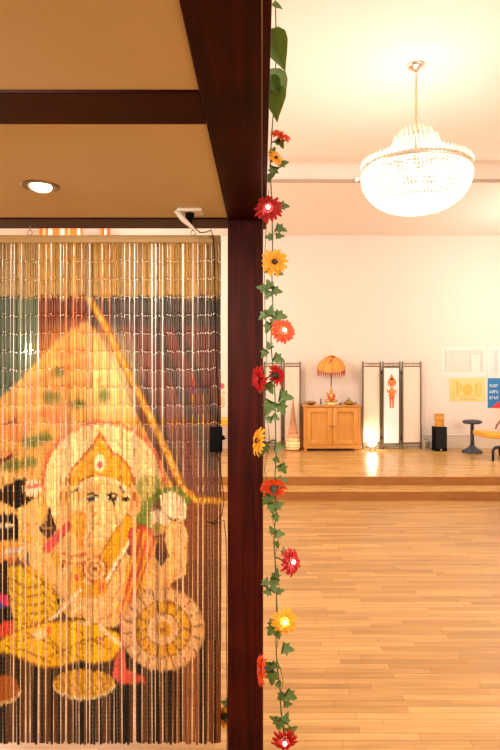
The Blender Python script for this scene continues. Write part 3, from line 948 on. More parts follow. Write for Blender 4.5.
# crystals: upright prisms round the rim, crown, strands to the crown, bowl strands
b = MB()
for i in range(84):
    a = 2 * PI * i / 84
    x, y = CX + (RR + .006) * math.cos(a), CY + (RR + .006) * math.sin(a)
    b.octa((x, y, ZR + .055), .012, .036); b.octa((x, y, ZR + .012), .011, .018)
b.build('rim_prisms', CRY, root)
b = MB()
for r, z, n, h in ((.21, 4.02, 30, .05), (.15, 4.09, 22, .045), (.24, 3.95, 34, .04)):
    for i in range(n):
        a = 2 * PI * (i + .3) / n
        b.octa((CX + r * math.cos(a), CY + r * math.sin(a), z), .013, h)
b.build('crown_crystals', CRY, root)
b = MB()
for i in range(60):
    a = 2 * PI * i / 60
    for k in range(13):
        t = k / 12
        r = .22 + (.51 - .22) * t; z = 3.99 - .20 * t - .07 * math.sin(PI * t)
        b.octa((CX + r * math.cos(a), CY + r * math.sin(a), z), .012, .014)
b.build('tent_strands', CRY, root)
b = MB()
prof = smooth_path([(RR - .005, 0, ZR - .02), (.525, 0, 3.66), (.51, 0, 3.58), (.46, 0, 3.49), (.37, 0, 3.41), (.24, 0, 3.355), (.06, 0, 3.335)], 5)
tot = 0; samp = [prof[0]]
acc = 0
for p, q in zip(prof[:-1], prof[1:]):
    acc += (q - p).length
    if acc > .027:
        samp.append(q); acc = 0
for q in samp:
    n = 90 if q.x > .42 else max(8, int(q.x * 2 * PI / .032))
    for i in range(n):
        a = 2 * PI * i / n
        b.octa((CX + q.x * math.cos(a), CY + q.x * math.sin(a), q.z), .0155, .0185)
b.octa((CX, CY, 3.31), .03, .03)
b.build('bowl_strands', CRY, root)
BULB = mat('warm_bulb', (1, .95, .9), .3, emit=((1, .86, .68), 30))
for k in range(8):
    a = 2 * PI * (k + .5) / 8
    b = MB(); b.ball((CX + .28 * math.cos(a), CY + .28 * math.sin(a), 3.66), .035, n=12, m=8, sq=(1, 1, 1.3)); b.build('bulb', BULB, root)

# ------------------------------------------------------------------ things on the stage
ZF = .25


def stg(px, d):
    return (px - 262) / F * d


def zpy(py, d):
    return EYE + (375 - py) / F * d


# cabinet
D0 = 11.25
x0, x1 = stg(303.5, D0), stg(361, D0); zt = zpy(405.2, D0)
PINE = wood('honey_pine', (.56, .25, .042), (.70, .35, .07), 2, .4, .5)
PINEX = wood('honey_pine_across', (.56, .25, .042), (.70, .35, .07), 0, .4, .5)
root = empty('pine_cabinet', ((x0 + x1) / 2, D0 + .2, ZF), 'low honey pine cabinet with two panelled doors between the folding screens', 'cabinet')
b = MB(); yb = D0 + .42
b.box(x0 + .01, x1 - .01, D0 + .02, yb, ZF + .06, zt - .03)
b.build('body', PINE, root)
b = MB(); b.bevel_box(x0 - .012, x1 + .012, D0 - .012, yb, zt - .03, zt, .006); b.build('cabinet_top', PINEX, root)
b = MB(); b.bevel_box(x0 + .005, x1 - .005, D0 + .0, D0 + .02, ZF + .05, ZF + .12, .004); b.build('plinth_rail', PINEX, root)
for s in (0, 1):
    for yy_ in (D0 + .03, yb - .05):
        xx_ = x0 + .015 if s == 0 else x1 - .065
        b = MB(); b.bevel_box(xx_, xx_ + .05, yy_ - .02, yy_ + .03, ZF, ZF + .07, .005); b.build('foot', PINE, root)
mid = (x0 + x1) / 2
for s in (0, 1):
    a0, a1 = (x0 + .055, mid - .004) if s == 0 else (mid + .004, x1 - .055)
    z0_, z1_ = ZF + .125, zt - .055
    b = MB()
    fw = .085
    b.bevel_box(a0, a0 + fw, D0 - .012, D0 + .022, z0_, z1_, .003); b.bevel_box(a1 - fw, a1, D0 - .012, D0 + .022, z0_, z1_, .003)
    b.bevel_box(a0 + fw, a1 - fw, D0 - .012, D0 + .022, z1_ - fw, z1_, .003); b.bevel_box(a0 + fw, a1 - fw, D0 - .012, D0 + .022, z0_, z0_ + fw, .003)
    b.box(a0 + fw, a1 - fw, D0 + .018, D0 + .0225, z0_ + fw, z1_ - fw)
    n = 5
    for k in range(1, n):
        xg = a0 + fw + (a1 - a0 - 2 * fw) * k / n
        b.box(xg - .002, xg + .002, D0 + .0165, D0 + .0185, z0_ + fw, z1_ - fw)
    dr = b.build('door', PINE, root, loc=(mid, D0, z0_))
    dr.matrix_parent_inverse = Matrix.Translation(-root.location)
    kx = a1 - .03 if s == 0 else a0 + .03
    b = MB(); b.ball((kx, D0 - .026, (z0_ + z1_) / 2), .016); b.tube([(kx, D0 - .008, (z0_ + z1_) / 2), (kx, D0 - .026, (z0_ + z1_) / 2)], .007, 8)
    kn_ = b.build('knob', STEEL, dr); kn_.matrix_parent_inverse = (Matrix.Translation(-root.location) @ Matrix.Translation(dr.location)).inverted() @ Matrix.Translation(-root.location) if False else Matrix.Translation(-dr.location)

# things on the cabinet
DT = D0 + .10
zt += .0005


def cab(px, dd=0): return stg(px, DT + dd)


xs = cab(331)
GOLD = mat('gilded_figure', (.72, .42, .12), .35, .5, vary=.3, scale=60)
root = empty('deity_statue', (xs, DT, zt), 'small gilded seated statue with red garland under the fringed parasol', 'statue')
b = MB(); b.lathe([(.070, 0), (.074, .015), (.06, .03), (.066, .045), (.06, .06)], (xs, DT - .02, zt), 20, M=Matrix.Diagonal((1.35, 1, 1, 1))); b.build('lotus_base', mat('pale_gold', (.8, .58, .25), .4, .4), root)
b = MB()
b.ball((xs, DT - .02, zt + .10), .06, n=16, sq=(1.25, .8, .75)); b.ball((xs, DT - .02, zt + .17), .05, n=16, sq=(1, .7, 1.3)); b.ball((xs, DT - .03, zt + .255), .036, n=14, sq=(.9, .9, 1.15))
b.lathe([(.036, .275), (.03, .30), (.018, .325), (.012, .345), (.004, .365)], (xs, DT - .03, zt), 12)
for s in (-1, 1):
    b.tube([(xs + s * .045, DT - .02, zt + .21), (xs + s * .085, DT - .03, zt + .16), (xs + s * .05, DT - .07, zt + .12)], [.018, .016, .013], 8)
    b.tube([(xs + s * .03, DT - .04, zt + .09), (xs + s * .10, DT - .05, zt + .085), (xs + s * .03, DT - .085, zt + .08)], [.03, .026, .02], 8)
    b.tube([(xs + s * .045, DT - .02, zt + .2), (xs + s * .09, DT - .02, zt + .23), (xs + s * .085, DT - .03, zt + .28)], [.014, .012, .009], 8)
b.build('figure', GOLD, root)
b = MB(); b.torus((xs, DT - .05, zt + .15), .055, .014, 18, 8, M=Matrix.Rotation(math.radians(65), 4, 'X')); b.build('red_garland', mat('red_silk', (.6, .03, .02), .6), root)

# parasol
DP = DT + .075
xp = stg(331.2, DP)
root = empty('ceremonial_parasol', (xp, DP, zt), 'orange fringed ceremonial parasol standing behind the gilded statue', 'parasol')
zc0, zc1 = zpy(370, DP), zpy(356, DP); rp = 13.6 / F * DP
b = MB(); b.tube([(xp, DP, zt), (xp, DP, zc0), (xp, DP, zpy(357, DP))], .011, 8); b.lathe([(.018, 0), (.018, .03), (.012, .05)], (xp, DP, zt), 16); b.build('pole', mat('dark_red_pole', (.16, .03, .03), .4), root)
RPAR = rp
CLO = mat('parasol_gold_cloth', (.80, .36, .06), .6, vary=.35, scale=25)
tilt = Matrix.Translation((xp, DP, zc0)) @ Matrix.Rotation(math.radians(13), 4, 'X')
b = MB()
hh = zc1 - zc0
nseg = 16
prof = [(rp, 0), (rp * .97, hh * .28), (rp * .82, hh * .58), (rp * .55, hh * .82), (rp * .25, hh * .97), (.012, hh * 1.03)]
vs, fs, = [], []
for r, z in prof:
    for k in range(nseg * 2):
        a = 2 * PI * k / (nseg * 2)
        q = r * (1 if k % 2 == 0 else .975)
        vs.append(tilt @ Vector((q * math.cos(a), q * math.sin(a), z)))
m_ = nseg * 2
for i in range(len(prof) - 1):
    for k in range(m_):
        fs.append((i * m_ + k, i * m_ + (k + 1) % m_, (i + 1) * m_ + (k + 1) % m_, (i + 1) * m_ + k))
b.add(vs, fs, 0, True)
for k in range(0, m_, 4):
    b.tube([vs[i * m_ + k] + Vector((0, 0, .003)) for i in range(len(prof))], .006, 5, 1)
cn = b.build('parasol_cover', [CLO, mat('parasol_trim', (.72, .18, .05), .6)], root)
b = MB()
fr = random.Random(4)
for k in range(36):
    a = 2 * PI * k / 36
    p = tilt @ Vector((rp * .995 * math.cos(a), rp * .995 * math.sin(a), .012))
    b.tube([p, p + Vector((0, 0, -.05)), p + Vector((fr.uniform(-.006, .006), 0, -.10 - fr.uniform(0, .03)))], [.010, .008, .003], 5)
b.build('fringe', mat('crimson_fringe', (.55, .10, .09), .8, vary=.3), root)
b = MB(); b.lathe([(.022, 0), (.026, .02), (.012, .035), (.022, .06), (.012, .09), (.003, .13)], tilt @ Vector((0, 0, hh)), 12); b.build('finial', BRASS, root)
b = MB(); b.torus(tilt @ Vector((0.02, -.02, hh * .98)), .04, .012, 14, 6); b.tube([tilt @ Vector((.03, -.06, hh * .95)), tilt @ Vector((-.03, -.15, hh * .78)), tilt @ Vector((-.07, -.19, hh * .64))], [.012, .016, .01], 6)
b.build('ribbon', mat('crimson_fringe2', (.45, .06, .05), .7), root)

# dishes and small things
xd = cab(311)
root = empty('brass_bowl', (xd, DT, zt), 'shallow dark brass bowl on the cabinet end nearest the cone lamp', 'bowl')
b = MB(); b.lathe([(.04, 0), (.05, .012), (.10, .03), (.115, .055), (.108, .055), (.09, .03)], (xd, DT, zt), 24); b.build('bowl_body', mat('aged_brass', (.32, .18, .07), .35, .8, vary=.2), root)
for ox_, rr_ in ((-.02, .035), (.04, .03)):
    b = MB(); b.ball((xd + ox_, DT, zt + .05), rr_); b.build('offering', mat('amber_offering', (.5, .2, .05), .6, vary=.3), root)
b = MB(); b.tube([(xd - .10, DT, zt + .05), (xd - .13, DT, zt + .08)], .008, 6); b.build('handle', mat('aged_brass', (.32, .18, .07), .35, .8, vary=.2), root)
xd = cab(350)
root = empty('brass_singing_bowl', (xd, DT, zt), 'wide brass dish holding a small lidded pot on the cabinet top', 'bowl')
b = MB(); b.lathe([(.05, 0), (.06, .01), (.13, .03), (.145, .05), (.138, .05), (.11, .03)], (xd, DT, zt), 26); b.build('dish', mat('warm_brass', (.50, .30, .08), .3, .8, vary=.15), root)
b = MB(); b.lathe([(.06, .03), (.075, .06), (.055, .085), (.02, .10), (.012, .115), (.02, .13), (.004, .142)], (xd - .02, DT, zt), 18); b.build('lidded_pot', mat('green_brass', (.30, .24, .06), .4, .6, vary=.2), root)
xd = cab(320.6)
root = empty('figurine', (xd, DT - .06, zt), 'tiny dark standing figurine between the dark brass bowl and gilded statue', 'figurine')
b = MB(); b.lathe([(.03, 0), (.032, .012), (.014, .02), (.018, .05), (.012, .075)], (xd, DT - .06, zt), 12); b.ball((xd, DT - .06, zt + .092), .014); b.lathe([(.012, .10), (.008, .12), (.002, .14)], (xd, DT - .06, zt), 8)
b.build('figurine_body', mat('bronze_dark', (.10, .07, .06), .4, .6), root)
b = MB(); b.lathe([(.034, 0), (.036, .01), (.03, .014)], (xd, DT - .06, zt - .0), 12); b.build('figurine_stand', mat('pale_stone', (.6, .5, .4), .6), root)
for (pxx, hgt, lab) in ((316.2, .028, 'low white tea light glass between brass bowl and figurine'), (340, .045, 'tiny dark incense pot between the gilded statue and wide brass dish')):
    xd = cab(pxx)
    dkk = pxx > 330
    root = empty('incense_pot' if dkk else 'tea_light', (xd, DT - .07, zt), lab, 'incense pot' if dkk else 'candle')
    b = MB(); b.lathe([(.018, 0), (.026, hgt * .4), (.022, hgt), (.018, hgt), (.018, hgt * .6)], (xd, DT - .07, zt), 14); b.build('pot' if dkk else 'glass_cup', mat('pot_dark', (.14, .10, .06), .4) if dkk else mat('white_glass', (.8, .75, .68), .2), root)
    b = MB(); b.lathe([(.015, hgt * .5), (.015, hgt * .75), (.002, hgt * (1.0 if not dkk else 1.3))], (xd, DT - .07, zt), 10); b.build('ash_heap' if dkk else 'wax', mat('ash', (.4, .36, .3), .9) if dkk else mat('wax_white', (.85, .8, .7), .5), root)

# folding screens
SCRW = mat('screen_cloth', (.80, .73, .63), .8, vary=.03, scale=40)
BANW = mat('banner_cloth', (.86, .88, .92), .8, vary=.02)
BRONZE = mat('screen_bronze', (.15, .115, .07), .4, .3, vary=.1)


def screen(pxs, dep, label, banner=None):
    zt_, zb_ = 361.5, 449
    X = [stg(p, d) for p, d in zip(pxs, dep)]
    root = empty('folding_screen', ((X[0] + X[-1]) / 2, dep[0], ZF), label, 'folding screen', 'white cloth folding screens against the stage wall')
    for i in range(len(pxs) - 1):
        A = Vector((X[i], dep[i], 0)); B = Vector((X[i + 1], dep[i + 1], 0))
        u = (B - A).normalized(); ln = (B - A).length
        M = Matrix.Translation(A) @ Matrix.Rotation(math.atan2(u.y, u.x), 4, 'Z')
        z1 = zpy(zt_, (dep[i] + dep[i + 1]) / 2)
        fr_ = MB()
        w = .014
        g = .013
        for xx0 in (g, ln - g - 2 * w + .0):
            fr_.bevel_box(xx0, xx0 + 2 * w, -w, w, ZF, z1, .004, M=M)
        for zz in (z1 - .035, z1 - .10, ZF + .045, ZF + .125):
            fr_.bevel_box(g + 2 * w, ln - g - 2 * w, -.007, .007, zz - .008, zz + .008, .003, M=M)
        pn = fr_.build('panel_frame', BRONZE, root)
        sc_ = MB()
        # little scrolls in the top band
        for k in range(4):
            xc = g + 2 * w + (ln - 2 * g - 4 * w) * (k + .5) / 4
            T = M @ Matrix.Translation((xc, 0, z1 - .0675)) @ Matrix.Rotation(PI / 2, 4, 'X')
            sc_ = MB(); sc_.torus((0, 0, 0), .024, .0045, 14, 6, M=T); sc_.build('scroll', BRASS, pn)
        cl = MB()
        nx_ = 24
        vs, fs = [], []
        for zz in (ZF + .135, z1 - .11):
            for k in range(nx_ + 1):
                xx_ = g + 2 * w + (ln - 2 * g - 4 * w) * k / nx_
                vs.append(M @ Vector((xx_, .004 * math.sin(k * 1.7), zz)))
        for k in range(nx_):
            fs.append((k, k + 1, nx_ + 2 + k, nx_ + 1 + k))
        cl.add(vs, fs, 0, True)
        cl.build('cloth_panel', SCRW, pn)
        if i > 0:
            for zz in (z1 - .22, ZF + .22):
                hb = MB(); hb.tube([(X[i], dep[i] - .022, zz - .03), (X[i], dep[i] - .022, zz + .03)], .014, 8)
                hb.build('hinge', BLACKM, root)
    return root, X


S1, X1 = screen([361.6, 381.5, 401.2, 422], [11.56, 11.60, 11.54, 11.60], 'three panel white folding screen between pine cabinet and black loudspeaker')
S2, X2 = screen([243, 263, 282.7, 301.5], [11.58, 11.56, 11.60, 11.56], 'white folding screen standing behind the wicker cone lamp')

# hanging scroll with an orange figure, over the middle panel
DBn = 11.50
xb0, xb1 = stg(384, DBn), stg(398.8, DBn); zb1, zb0 = zpy(367.5, DBn), zpy(443.5, DBn)
root = empty('hanging_scroll', ((xb0 + xb1) / 2, DBn, zb0), 'white hanging scroll with an orange standing figure on the middle screen panel', 'wall hanging')
b = MB()
nseg = 14
for k in range(nseg):
    za, zb_ = zb0 + (zb1 - zb0) * k / nseg, zb0 + (zb1 - zb0) * (k + 1) / nseg
    ya = DBn + .004 * math.sin(k * .9); yb_ = DBn + .004 * math.sin((k + 1) * .9)
    b.add([(xb0, ya, za), (xb1, ya, za), (xb1, yb_, zb_), (xb0, yb_, zb_), (xb0, ya + .003, za), (xb1, ya + .003, za), (xb1, yb_ + .003, zb_), (xb0, yb_ + .003, zb_)], [(0, 1, 2, 3), (5, 4, 7, 6), (0, 3, 7, 4), (1, 5, 6, 2)])
b.build('scroll_cloth', BANW, root)
for zz in (zb0, zb1):
    b = MB(); b.tube([(xb0 - .01, DBn, zz), (xb1 + .01, DBn, zz)], .008, 8); b.build('scroll_rod', BRONZE, root)
b = MB()
b.tube([(xb0 + .03, DBn, zb1), ((xb0 + xb1) / 2, DBn + .02, zpy(363.5, DBn)), (xb1 - .03, DBn, zb1)], .003, 6); b.build('hanging_cord', BRONZE, root)
b = MB(); yf = DBn - .006


def plate(b, pts, mi=0, d=None, th=.002):
    d = yf if d is None else d
    P = [(stg(x, DBn) if d == yf else stg(x, d), d, zpy(y, DBn if d == yf else d)) for x, y in pts]
    Q = [(p[0], p[1] + th, p[2]) for p in P]
    n = len(P)
    b.add(P + Q, [tuple(range(n))] + [tuple(range(2 * n - 1, n - 1, -1))] + [(i, i + n, (i + 1) % n + n, (i + 1) % n) for i in range(n)], mi)


def ellpts(cx, cy, rx, ry, n=14): return [(cx + rx * math.cos(2 * PI * k / n), cy + ry * math.sin(2 * PI * k / n)) for k in range(n)]


plate(b, [(391.6, 373.5), (393.2, 377), (395.2, 380), (388.4, 380), (390.2, 377)])
plate(b, ellpts(391.8, 381.5, 2.7, 3.2))
plate(b, [(389.6, 384), (394, 384), (393, 388), (394.4, 391), (394.6, 396), (393.8, 399), (389.6, 399), (388.8, 396), (389.2, 391), (390.6, 388)])
plate(b, [(389.4, 398), (391.3, 398), (391.1, 408), (389.7, 408)]); plate(b, [(392.0, 398), (394.0, 398), (393.7, 408), (392.3, 408)])
plate(b, [(389.6, 391), (387.6, 393.5), (387.0, 389.5), (387.9, 389.5), (388.4, 391.6), (389.8, 389.6)]); plate(b, [(394, 391), (396, 393.5), (396.6, 389.5), (395.7, 389.5), (395.2, 391.6), (393.8, 389.6)])
plate(b, [(388.9, 380), (387.6, 380.5), (387.9, 385), (389.1, 386.5), (389.4, 385)]); plate(b, [(394.7, 380), (396.0, 380.5), (395.7, 385), (394.5, 386.5), (394.2, 385)])
yf2 = yf
b.build('painted_figure', mat('saffron_print', (.86, .20, .035), .7, vary=.2), root)
yf = DBn - .0085
for nm_, pl_ in (('eye', ellpts(390.6, 381, .75, .9, 8)), ('eye', ellpts(393, 381, .75, .9, 8)), ('necklace', [(390.5, 386), (393.2, 386), (392.4, 388), (391.2, 388)]), ('belly_mark', ellpts(391.8, 391, 1.2, .8, 8))):
    b = MB(); plate(b, pl_); b.build(nm_, mat('pale_saffron', (.95, .55, .16), .7, vary=.2), root)

# cone lamp in front of the left screen
DL2 = 11.38
xl = stg(293, DL2)
root = empty('cone_lamp', (xl, DL2, ZF), 'tall wicker cone floor lamp glowing beside the pine cabinet', 'lamp')
b = MB(); b.lathe([(.12, 0), (.13, .01), (.12, .03)], (xl, DL2, ZF), 20); b.build('lamp_base', mat('lamp_wood', (.28, .13, .05), .5), root)
b = MB(); b.lathe([(.128, .03), (.135, .09), (.128, .17), (.10, .30), (.068, .48), (.042, .70), (.022, .90), (.006, 1.05)], (xl, DL2, ZF), 24)
b.build('lamp_shade', translucent('rattan_shade', (.55, .36, .20), (.85, .50, .28), .4, .3), root)
b = MB()
for z, r in ((.07, .137), (.12, .136), (.19, .127), (.26, .112), (.34, .096)):
    b.torus((xl, DL2, ZF + z), r, .008, 24, 6)
b.build('rattan_hoop', mat('rattan', (.45, .20, .08), .6), root)
b = MB(); b.ball((xl, DL2, ZF + .11), .045); b.build('bulb', mat('lamp_glow_bulb', (1, .8, .6), .4, emit=((1, .68, .45), 45)), root)

# round glass lamp in front of the right screen
DL3 = 11.33
xl3 = stg(372, DL3)
root = empty('glass_globe_lamp', (xl3, DL3, ZF), 'small bright glass lamp on the stage floor before the white screen', 'lamp')
b = MB(); b.lathe([(.07, 0), (.072, .012), (.03, .03), (.022, .06), (.05, .085)], (xl3, DL3, ZF), 20); b.build('lamp_base', mat('lamp_pewter', (.45, .33, .2), .4, .5), root)
b = MB(); b.lathe([(.05, .085), (.082, .13), (.092, .20), (.085, .27), (.055, .33), (.02, .36)], (xl3, DL3, ZF), 22); b.build('glass_shade', mat('lamp_glow_shade', (1, .85, .6), .4, emit=((1, .82, .58), 15)), root)

# grey device, speaker, yellow lantern
DD = 11.42
xa, xb = stg(424, DD), stg(430.6, DD); zd = zpy(440, DD)
root = empty('power_unit', ((xa + xb) / 2, DD, ZF), 'small grey box on the stage floor beside the black speaker', 'box')
b = MB(); b.bevel_box(xa, xb, DD, DD + .13, ZF, zd, .008); b.build('casing', mat('grey_casing', (.42, .36, .28), .4), root)
b = MB(); b.bevel_box(xa + .02, xb - .02, DD - .004, DD + .002, ZF + .03, zd - .035, .003); b.build('front_grille', mat('grey_grille', (.16, .14, .11), .5), root)
b = MB(); b.tube([(xa + .02, DD + .05, zd), (xa + .03, DD + .05, zd + .02), (xb - .03, DD + .05, zd + .02), (xb - .02, DD + .05, zd)], .006, 6); b.build('carry_handle', mat('grey_grille', (.16, .14, .11), .5), root)
DS = 11.22
xa, xb = stg(435.2, DS), stg(447.2, DS); zs = zpy(427, DS)
root = empty('loudspeaker', ((xa + xb) / 2, DS + .1, ZF), 'black floor loudspeaker carrying the yellow lantern', 'speaker')
b = MB(); b.bevel_box(xa, xb, DS, DS + .24, ZF, zs, .012); b.build('cabinet_box', BLACK, root)
b = MB(); b.bevel_box(xa + .012, xb - .012, DS - .008, DS + .002, ZF + .05, zs - .015, .006); b.build('grille_cloth', mat('speaker_cloth', (.006, .006, .007), .9, bump=.4, scale=400), root)
b = MB(); b.bevel_box((xa + xb) / 2 - .018, (xa + xb) / 2 + .018, DS - .011, DS + .002, ZF + .02, ZF + .04, .003); b.build('badge', CHROME, root)
xm = stg(441, DS)
root = empty('yellow_lantern', (xm, DS + .1, zs), 'small yellow paper lantern standing on the black loudspeaker', 'lantern')
YP = translucent('yellow_paper', (.86, .48, .10), (.95, .6, .2), .35, .1)
b = MB(); hl = zpy(414.2, DS) - zs; b.lathe([(.085, .015), (.09, .05), (.08, hl * .45), (.095, hl * .6), (.085, hl - .03), (.07, hl - .015)], (xm, DS + .11, zs), 20); b.build('paper_body', YP, root)
for pr in ([(.095, 0), (.095, .016), (.08, .018)], [(.10, hl * .48), (.10, hl * .53)], [(.095, hl - .02), (.095, hl)]):
    b = MB(); b.lathe(pr, (xm, DS + .11, zs), 20); b.build('wooden_ring', mat('orange_wood', (.62, .28, .05), .5), root)

# wobble stool
DW = 11.08
xw = stg(472.2, DW); zt_ = zpy(419.7, DW)
root = empty('active_stool', (xw, DW, ZF), 'dark grey stool with round seat on a column and domed base', 'stool')
b = MB(); b.lathe([(.19, 0), (.195, .012), (.18, .035), (.13, .065), (.07, .10), (.045, .14)], (xw, DW, ZF), 32); b.build('domed_base', GREYB, root)
b = MB(); b.lathe([(.042, .10), (.036, .25), (.034, zt_ - ZF - .09), (.06, zt_ - ZF - .07)], (xw, DW, ZF), 20); b.build('column', GREYB, root)
hs = zt_ - ZF
b = MB(); b.lathe([(.05, hs - .085), (.15, hs - .075), (.180, hs - .052), (.182, hs - .035), (.16, hs - .012), (.08, hs - .001), (.01, hs)], (xw, DW, ZF), 32); b.build('seat', mat('stool_seat', (.05, .06, .08), .7, bump=.2), root)

# yellow lounge chair at the frame edge
DY = 10.25
xc = stg(480.5, DY)
zs0 = zpy(438, DY)
YEL = mat('yellow_upholstery', (.82, .40, .035), .65, vary=.08, bump=.2, scale=80)
root = empty('lounge_chair', (xc + .45, DY + .1, ZF), 'yellow upholstered lounge chair with black base beside the dark grey stool', 'chair')
M = Matrix.Translation((xc, DY, zpy(433.5, DY))) @ Matrix.Rotation(math.radians(5), 4, 'Y')
b = MB(); b.bevel_box(0, .72, -.22, .38, -.055, .035, .03, M=M, seg=3); b.build('seat', YEL, root)
b = MB(); b.bevel_box(.68, .80, -.22, .38, -.06, .75, .035, M=M, seg=3); b.build('backrest', YEL, root)
b = MB()
yl = 9.95
b.tube([(stg(493, yl), yl, ZF), (stg(493, yl), yl, zpy(450.5, yl)), (stg(495, yl), yl, zpy(447.8, yl)), (stg(504, yl), yl + .05, zpy(447, yl)), (stg(520, yl), yl + .25, zpy(445, yl))], [.022, .024, .028, .03, .03], 10)
b.build('leg', BLACKM, root)
for (lx, ly) in ((xc + .85, 10.05), (xc + .85, 10.55), (xc + .5, 10.62)):
    b = MB(); b.tube([(lx, ly, ZF), (lx - .02, ly, ZF + .12), (xc + .55, DY + .1, ZF + .16)], [.022, .024, .026], 10); b.build('leg', BLACKM, root)
b = MB(); b.lathe([(.06, .14), (.05, .25), (.05, .42), (.12, .44)], (xc + .55, DY + .1, ZF), 16); b.build('pedestal', BLACKM, root)
b = MB(); ya = DY - .16
b.tube([(stg(495.5, ya), ya, zpy(429, ya)), (stg(497, ya), ya, zpy(425, ya)), (stg(500.5, ya), ya, zpy(420.5, ya)), (stg(512, ya), ya, zpy(418, ya)), (stg(516, ya), ya, zpy(431, ya))], [.014, .018, .02, .02, .016], 8); b.build('armrest', mat('brown_arm', (.30, .13, .06), .45), root)

# posters on the stage wall
DWp = YW - .004
def zw(py): return zpy(py, YW)
def xw_(px): return stg(px, YW)


def sheet(px0, px1, py0, py1, name, m, label, group=None):
    root = empty(name, ((xw_(px0) + xw_(px1)) / 2, YW - .004, zw(py1)), label, 'poster', group)
    b = MB(); b.box(xw_(px0), xw_(px1), YW - .006, YW - .001, zw(py1), zw(py0)); b.build('paper', m, root)
    return root


def rect(b, px0, px1, py0, py1, mi=0, lift=.009):
    b.box(xw_(px0), xw_(px1), YW - lift, YW - .0055, zw(py1), zw(py0), mi)


PAPER = mat('poster_paper', (.80, .785, .76), .6, vary=.02)
GPR = mat('grey_green_print', (.52, .57, .52), .6, vary=.1)
LPR = mat('light_grey_print', (.62, .62, .58), .6, vary=.1)
root = sheet(441.5, 486.3, 347, 376.5, 'hanging_chart', PAPER, 'white chart with grey green text columns above the yellow poster')
b = MB()
rp_ = random.Random(2)
for (a, c, st_) in ((444.4, 447.4, 1.15), (468.2, 471.8, 1.15), (480.2, 483.4, 1.15)):
    b = MB(); y_ = 350.5
    while y_ < 371.5:
        rect(b, a, c - rp_.uniform(0, .6), y_, y_ + .8); y_ += st_
    b.build('text_column', GPR, root)
b = MB()
for y_ in (349.5, 351, 352.5, 353.8):
    rect(b, 472.3, 480 - rp_.uniform(0, 1), y_, y_ + .8)
b.build('heading_text', GPR, root)
b = MB(); rect(b, 448.2, 467.6, 350, 372.5, lift=.0075); y_ = 356
while y_ < 371: rect(b, 472.4, 479.6 - rp_.uniform(0, 2), y_, y_ + .5, lift=.0075); y_ += 2.2
b.build('chart_field', mat('chart_field_print', (.72, .69, .63), .6), root)
root = sheet(487.8, 526, 346, 377.5, 'hanging_chart', PAPER, 'white chart with blue grey columns above the blue and red poster')
BPR = mat('blue_grey_print', (.50, .57, .64), .6, vary=.1)
for (a, c, hh_) in ((490.2, 492.0, .5), (494.0, 497.8, .9), (503, 507, .8)):
    b = MB(); y_ = 350
    while y_ < 374:
        rect(b, a, c - rp_.uniform(0, .5), y_, y_ + hh_); y_ += 1.5
    b.build('text_column', BPR, root)
root = sheet(449.3, 485.2, 378.2, 401.3, 'hanging_poster', mat('yellow_poster_paper', (.90, .66, .28), .6, vary=.03), 'yellow landscape poster with a round emblem below the white chart')
b = MB(); YPR = mat('deep_yellow_print', (.88, .52, .10), .6, vary=.08); yfp = YW - .0085
ep = [(xw_(x), YW - .0085, zw(y)) for x, y in ellpts(467.5, 389.5, 5.2, 5.6, 24)]
b.add(ep + [(p[0], YW - .0055, p[2]) for p in ep], [tuple(range(24))] + [(i, (i + 1) % 24, 24 + (i + 1) % 24, 24 + i) for i in range(24)])
for (a, c, y0_, y1_) in ((456, 459, 382, 394), (460, 461.5, 384, 391), (475, 477.5, 383, 394), (479.5, 480.5, 383, 396), (453, 453.8, 381, 399), (456, 481, 395.6, 396.3)):
    rect(b, a, c, y0_, y1_)
b.build('round_emblem', YPR, root)
b = MB()
for k in range(6): rect(b, 461 + k * 2.6, 462.6 + k * 2.6, 398.4, 399.6)
b.build('lettering', mat('ochre_print', (.60, .36, .10), .6), root)
for (a, y0_) in ((456.3, 381.6), (479, 382.5), (456.5, 393.5), (478, 394.2)):
    b = MB(); rect(b, a, a + 1.4, y0_, y0_ + .9); b.build('corner_mark', mat('ochre_print', (.60, .36, .10), .6), root)
root = sheet(487.6, 522, 378.2, 408, 'hanging_poster', mat('poster_blue', (.010, .19, .52), .5, vary=.06), 'blue poster with a red corner and pale lettering beside the yellow poster')
b = MB()
P = [(490.5, 408), (500.5, 400.2), (522, 386), (522, 408)]
P3 = [(xw_(x), YW - .008, zw(y)) for x, y in P]; Q3 = [(p[0], YW - .0055, p[2]) for p in P3]
b.add(P3 + Q3, [(0, 1, 2, 3), (0, 4, 5, 1), (1, 5, 6, 2), (2, 6, 7, 3), (3, 7, 4, 0)])
b.build('red_corner', mat('poster_red', (.80, .035, .03), .5), root)
for row, y0_ in enumerate((384.2, 390.2, 396.2)):
    b = MB(); x_ = 489.4
    for k in range(4):
        w_ = 1.75
        rect(b, x_, x_ + .5, y0_, y0_ + 3)
        if (row + k) % 3 != 1: rect(b, x_ + .4, x_ + w_, y0_, y0_ + .7)
        if (row * 2 + k) % 2 == 0: rect(b, x_ + .4, x_ + w_ - .2, y0_ + 1.2, y0_ + 1.8)
        if (row + k) % 4 != 3: rect(b, x_ + w_ - .45, x_ + w_, y0_ + (.3 if k % 2 else 1.4), y0_ + 3)
        if (row + k) % 3 != 0: rect(b, x_ + .4, x_ + w_, y0_ + 2.4, y0_ + 3)
        x_ += 2.3
    b.build('lettering', mat('poster_pale_lettering', (.62, .78, .85), .6), root)

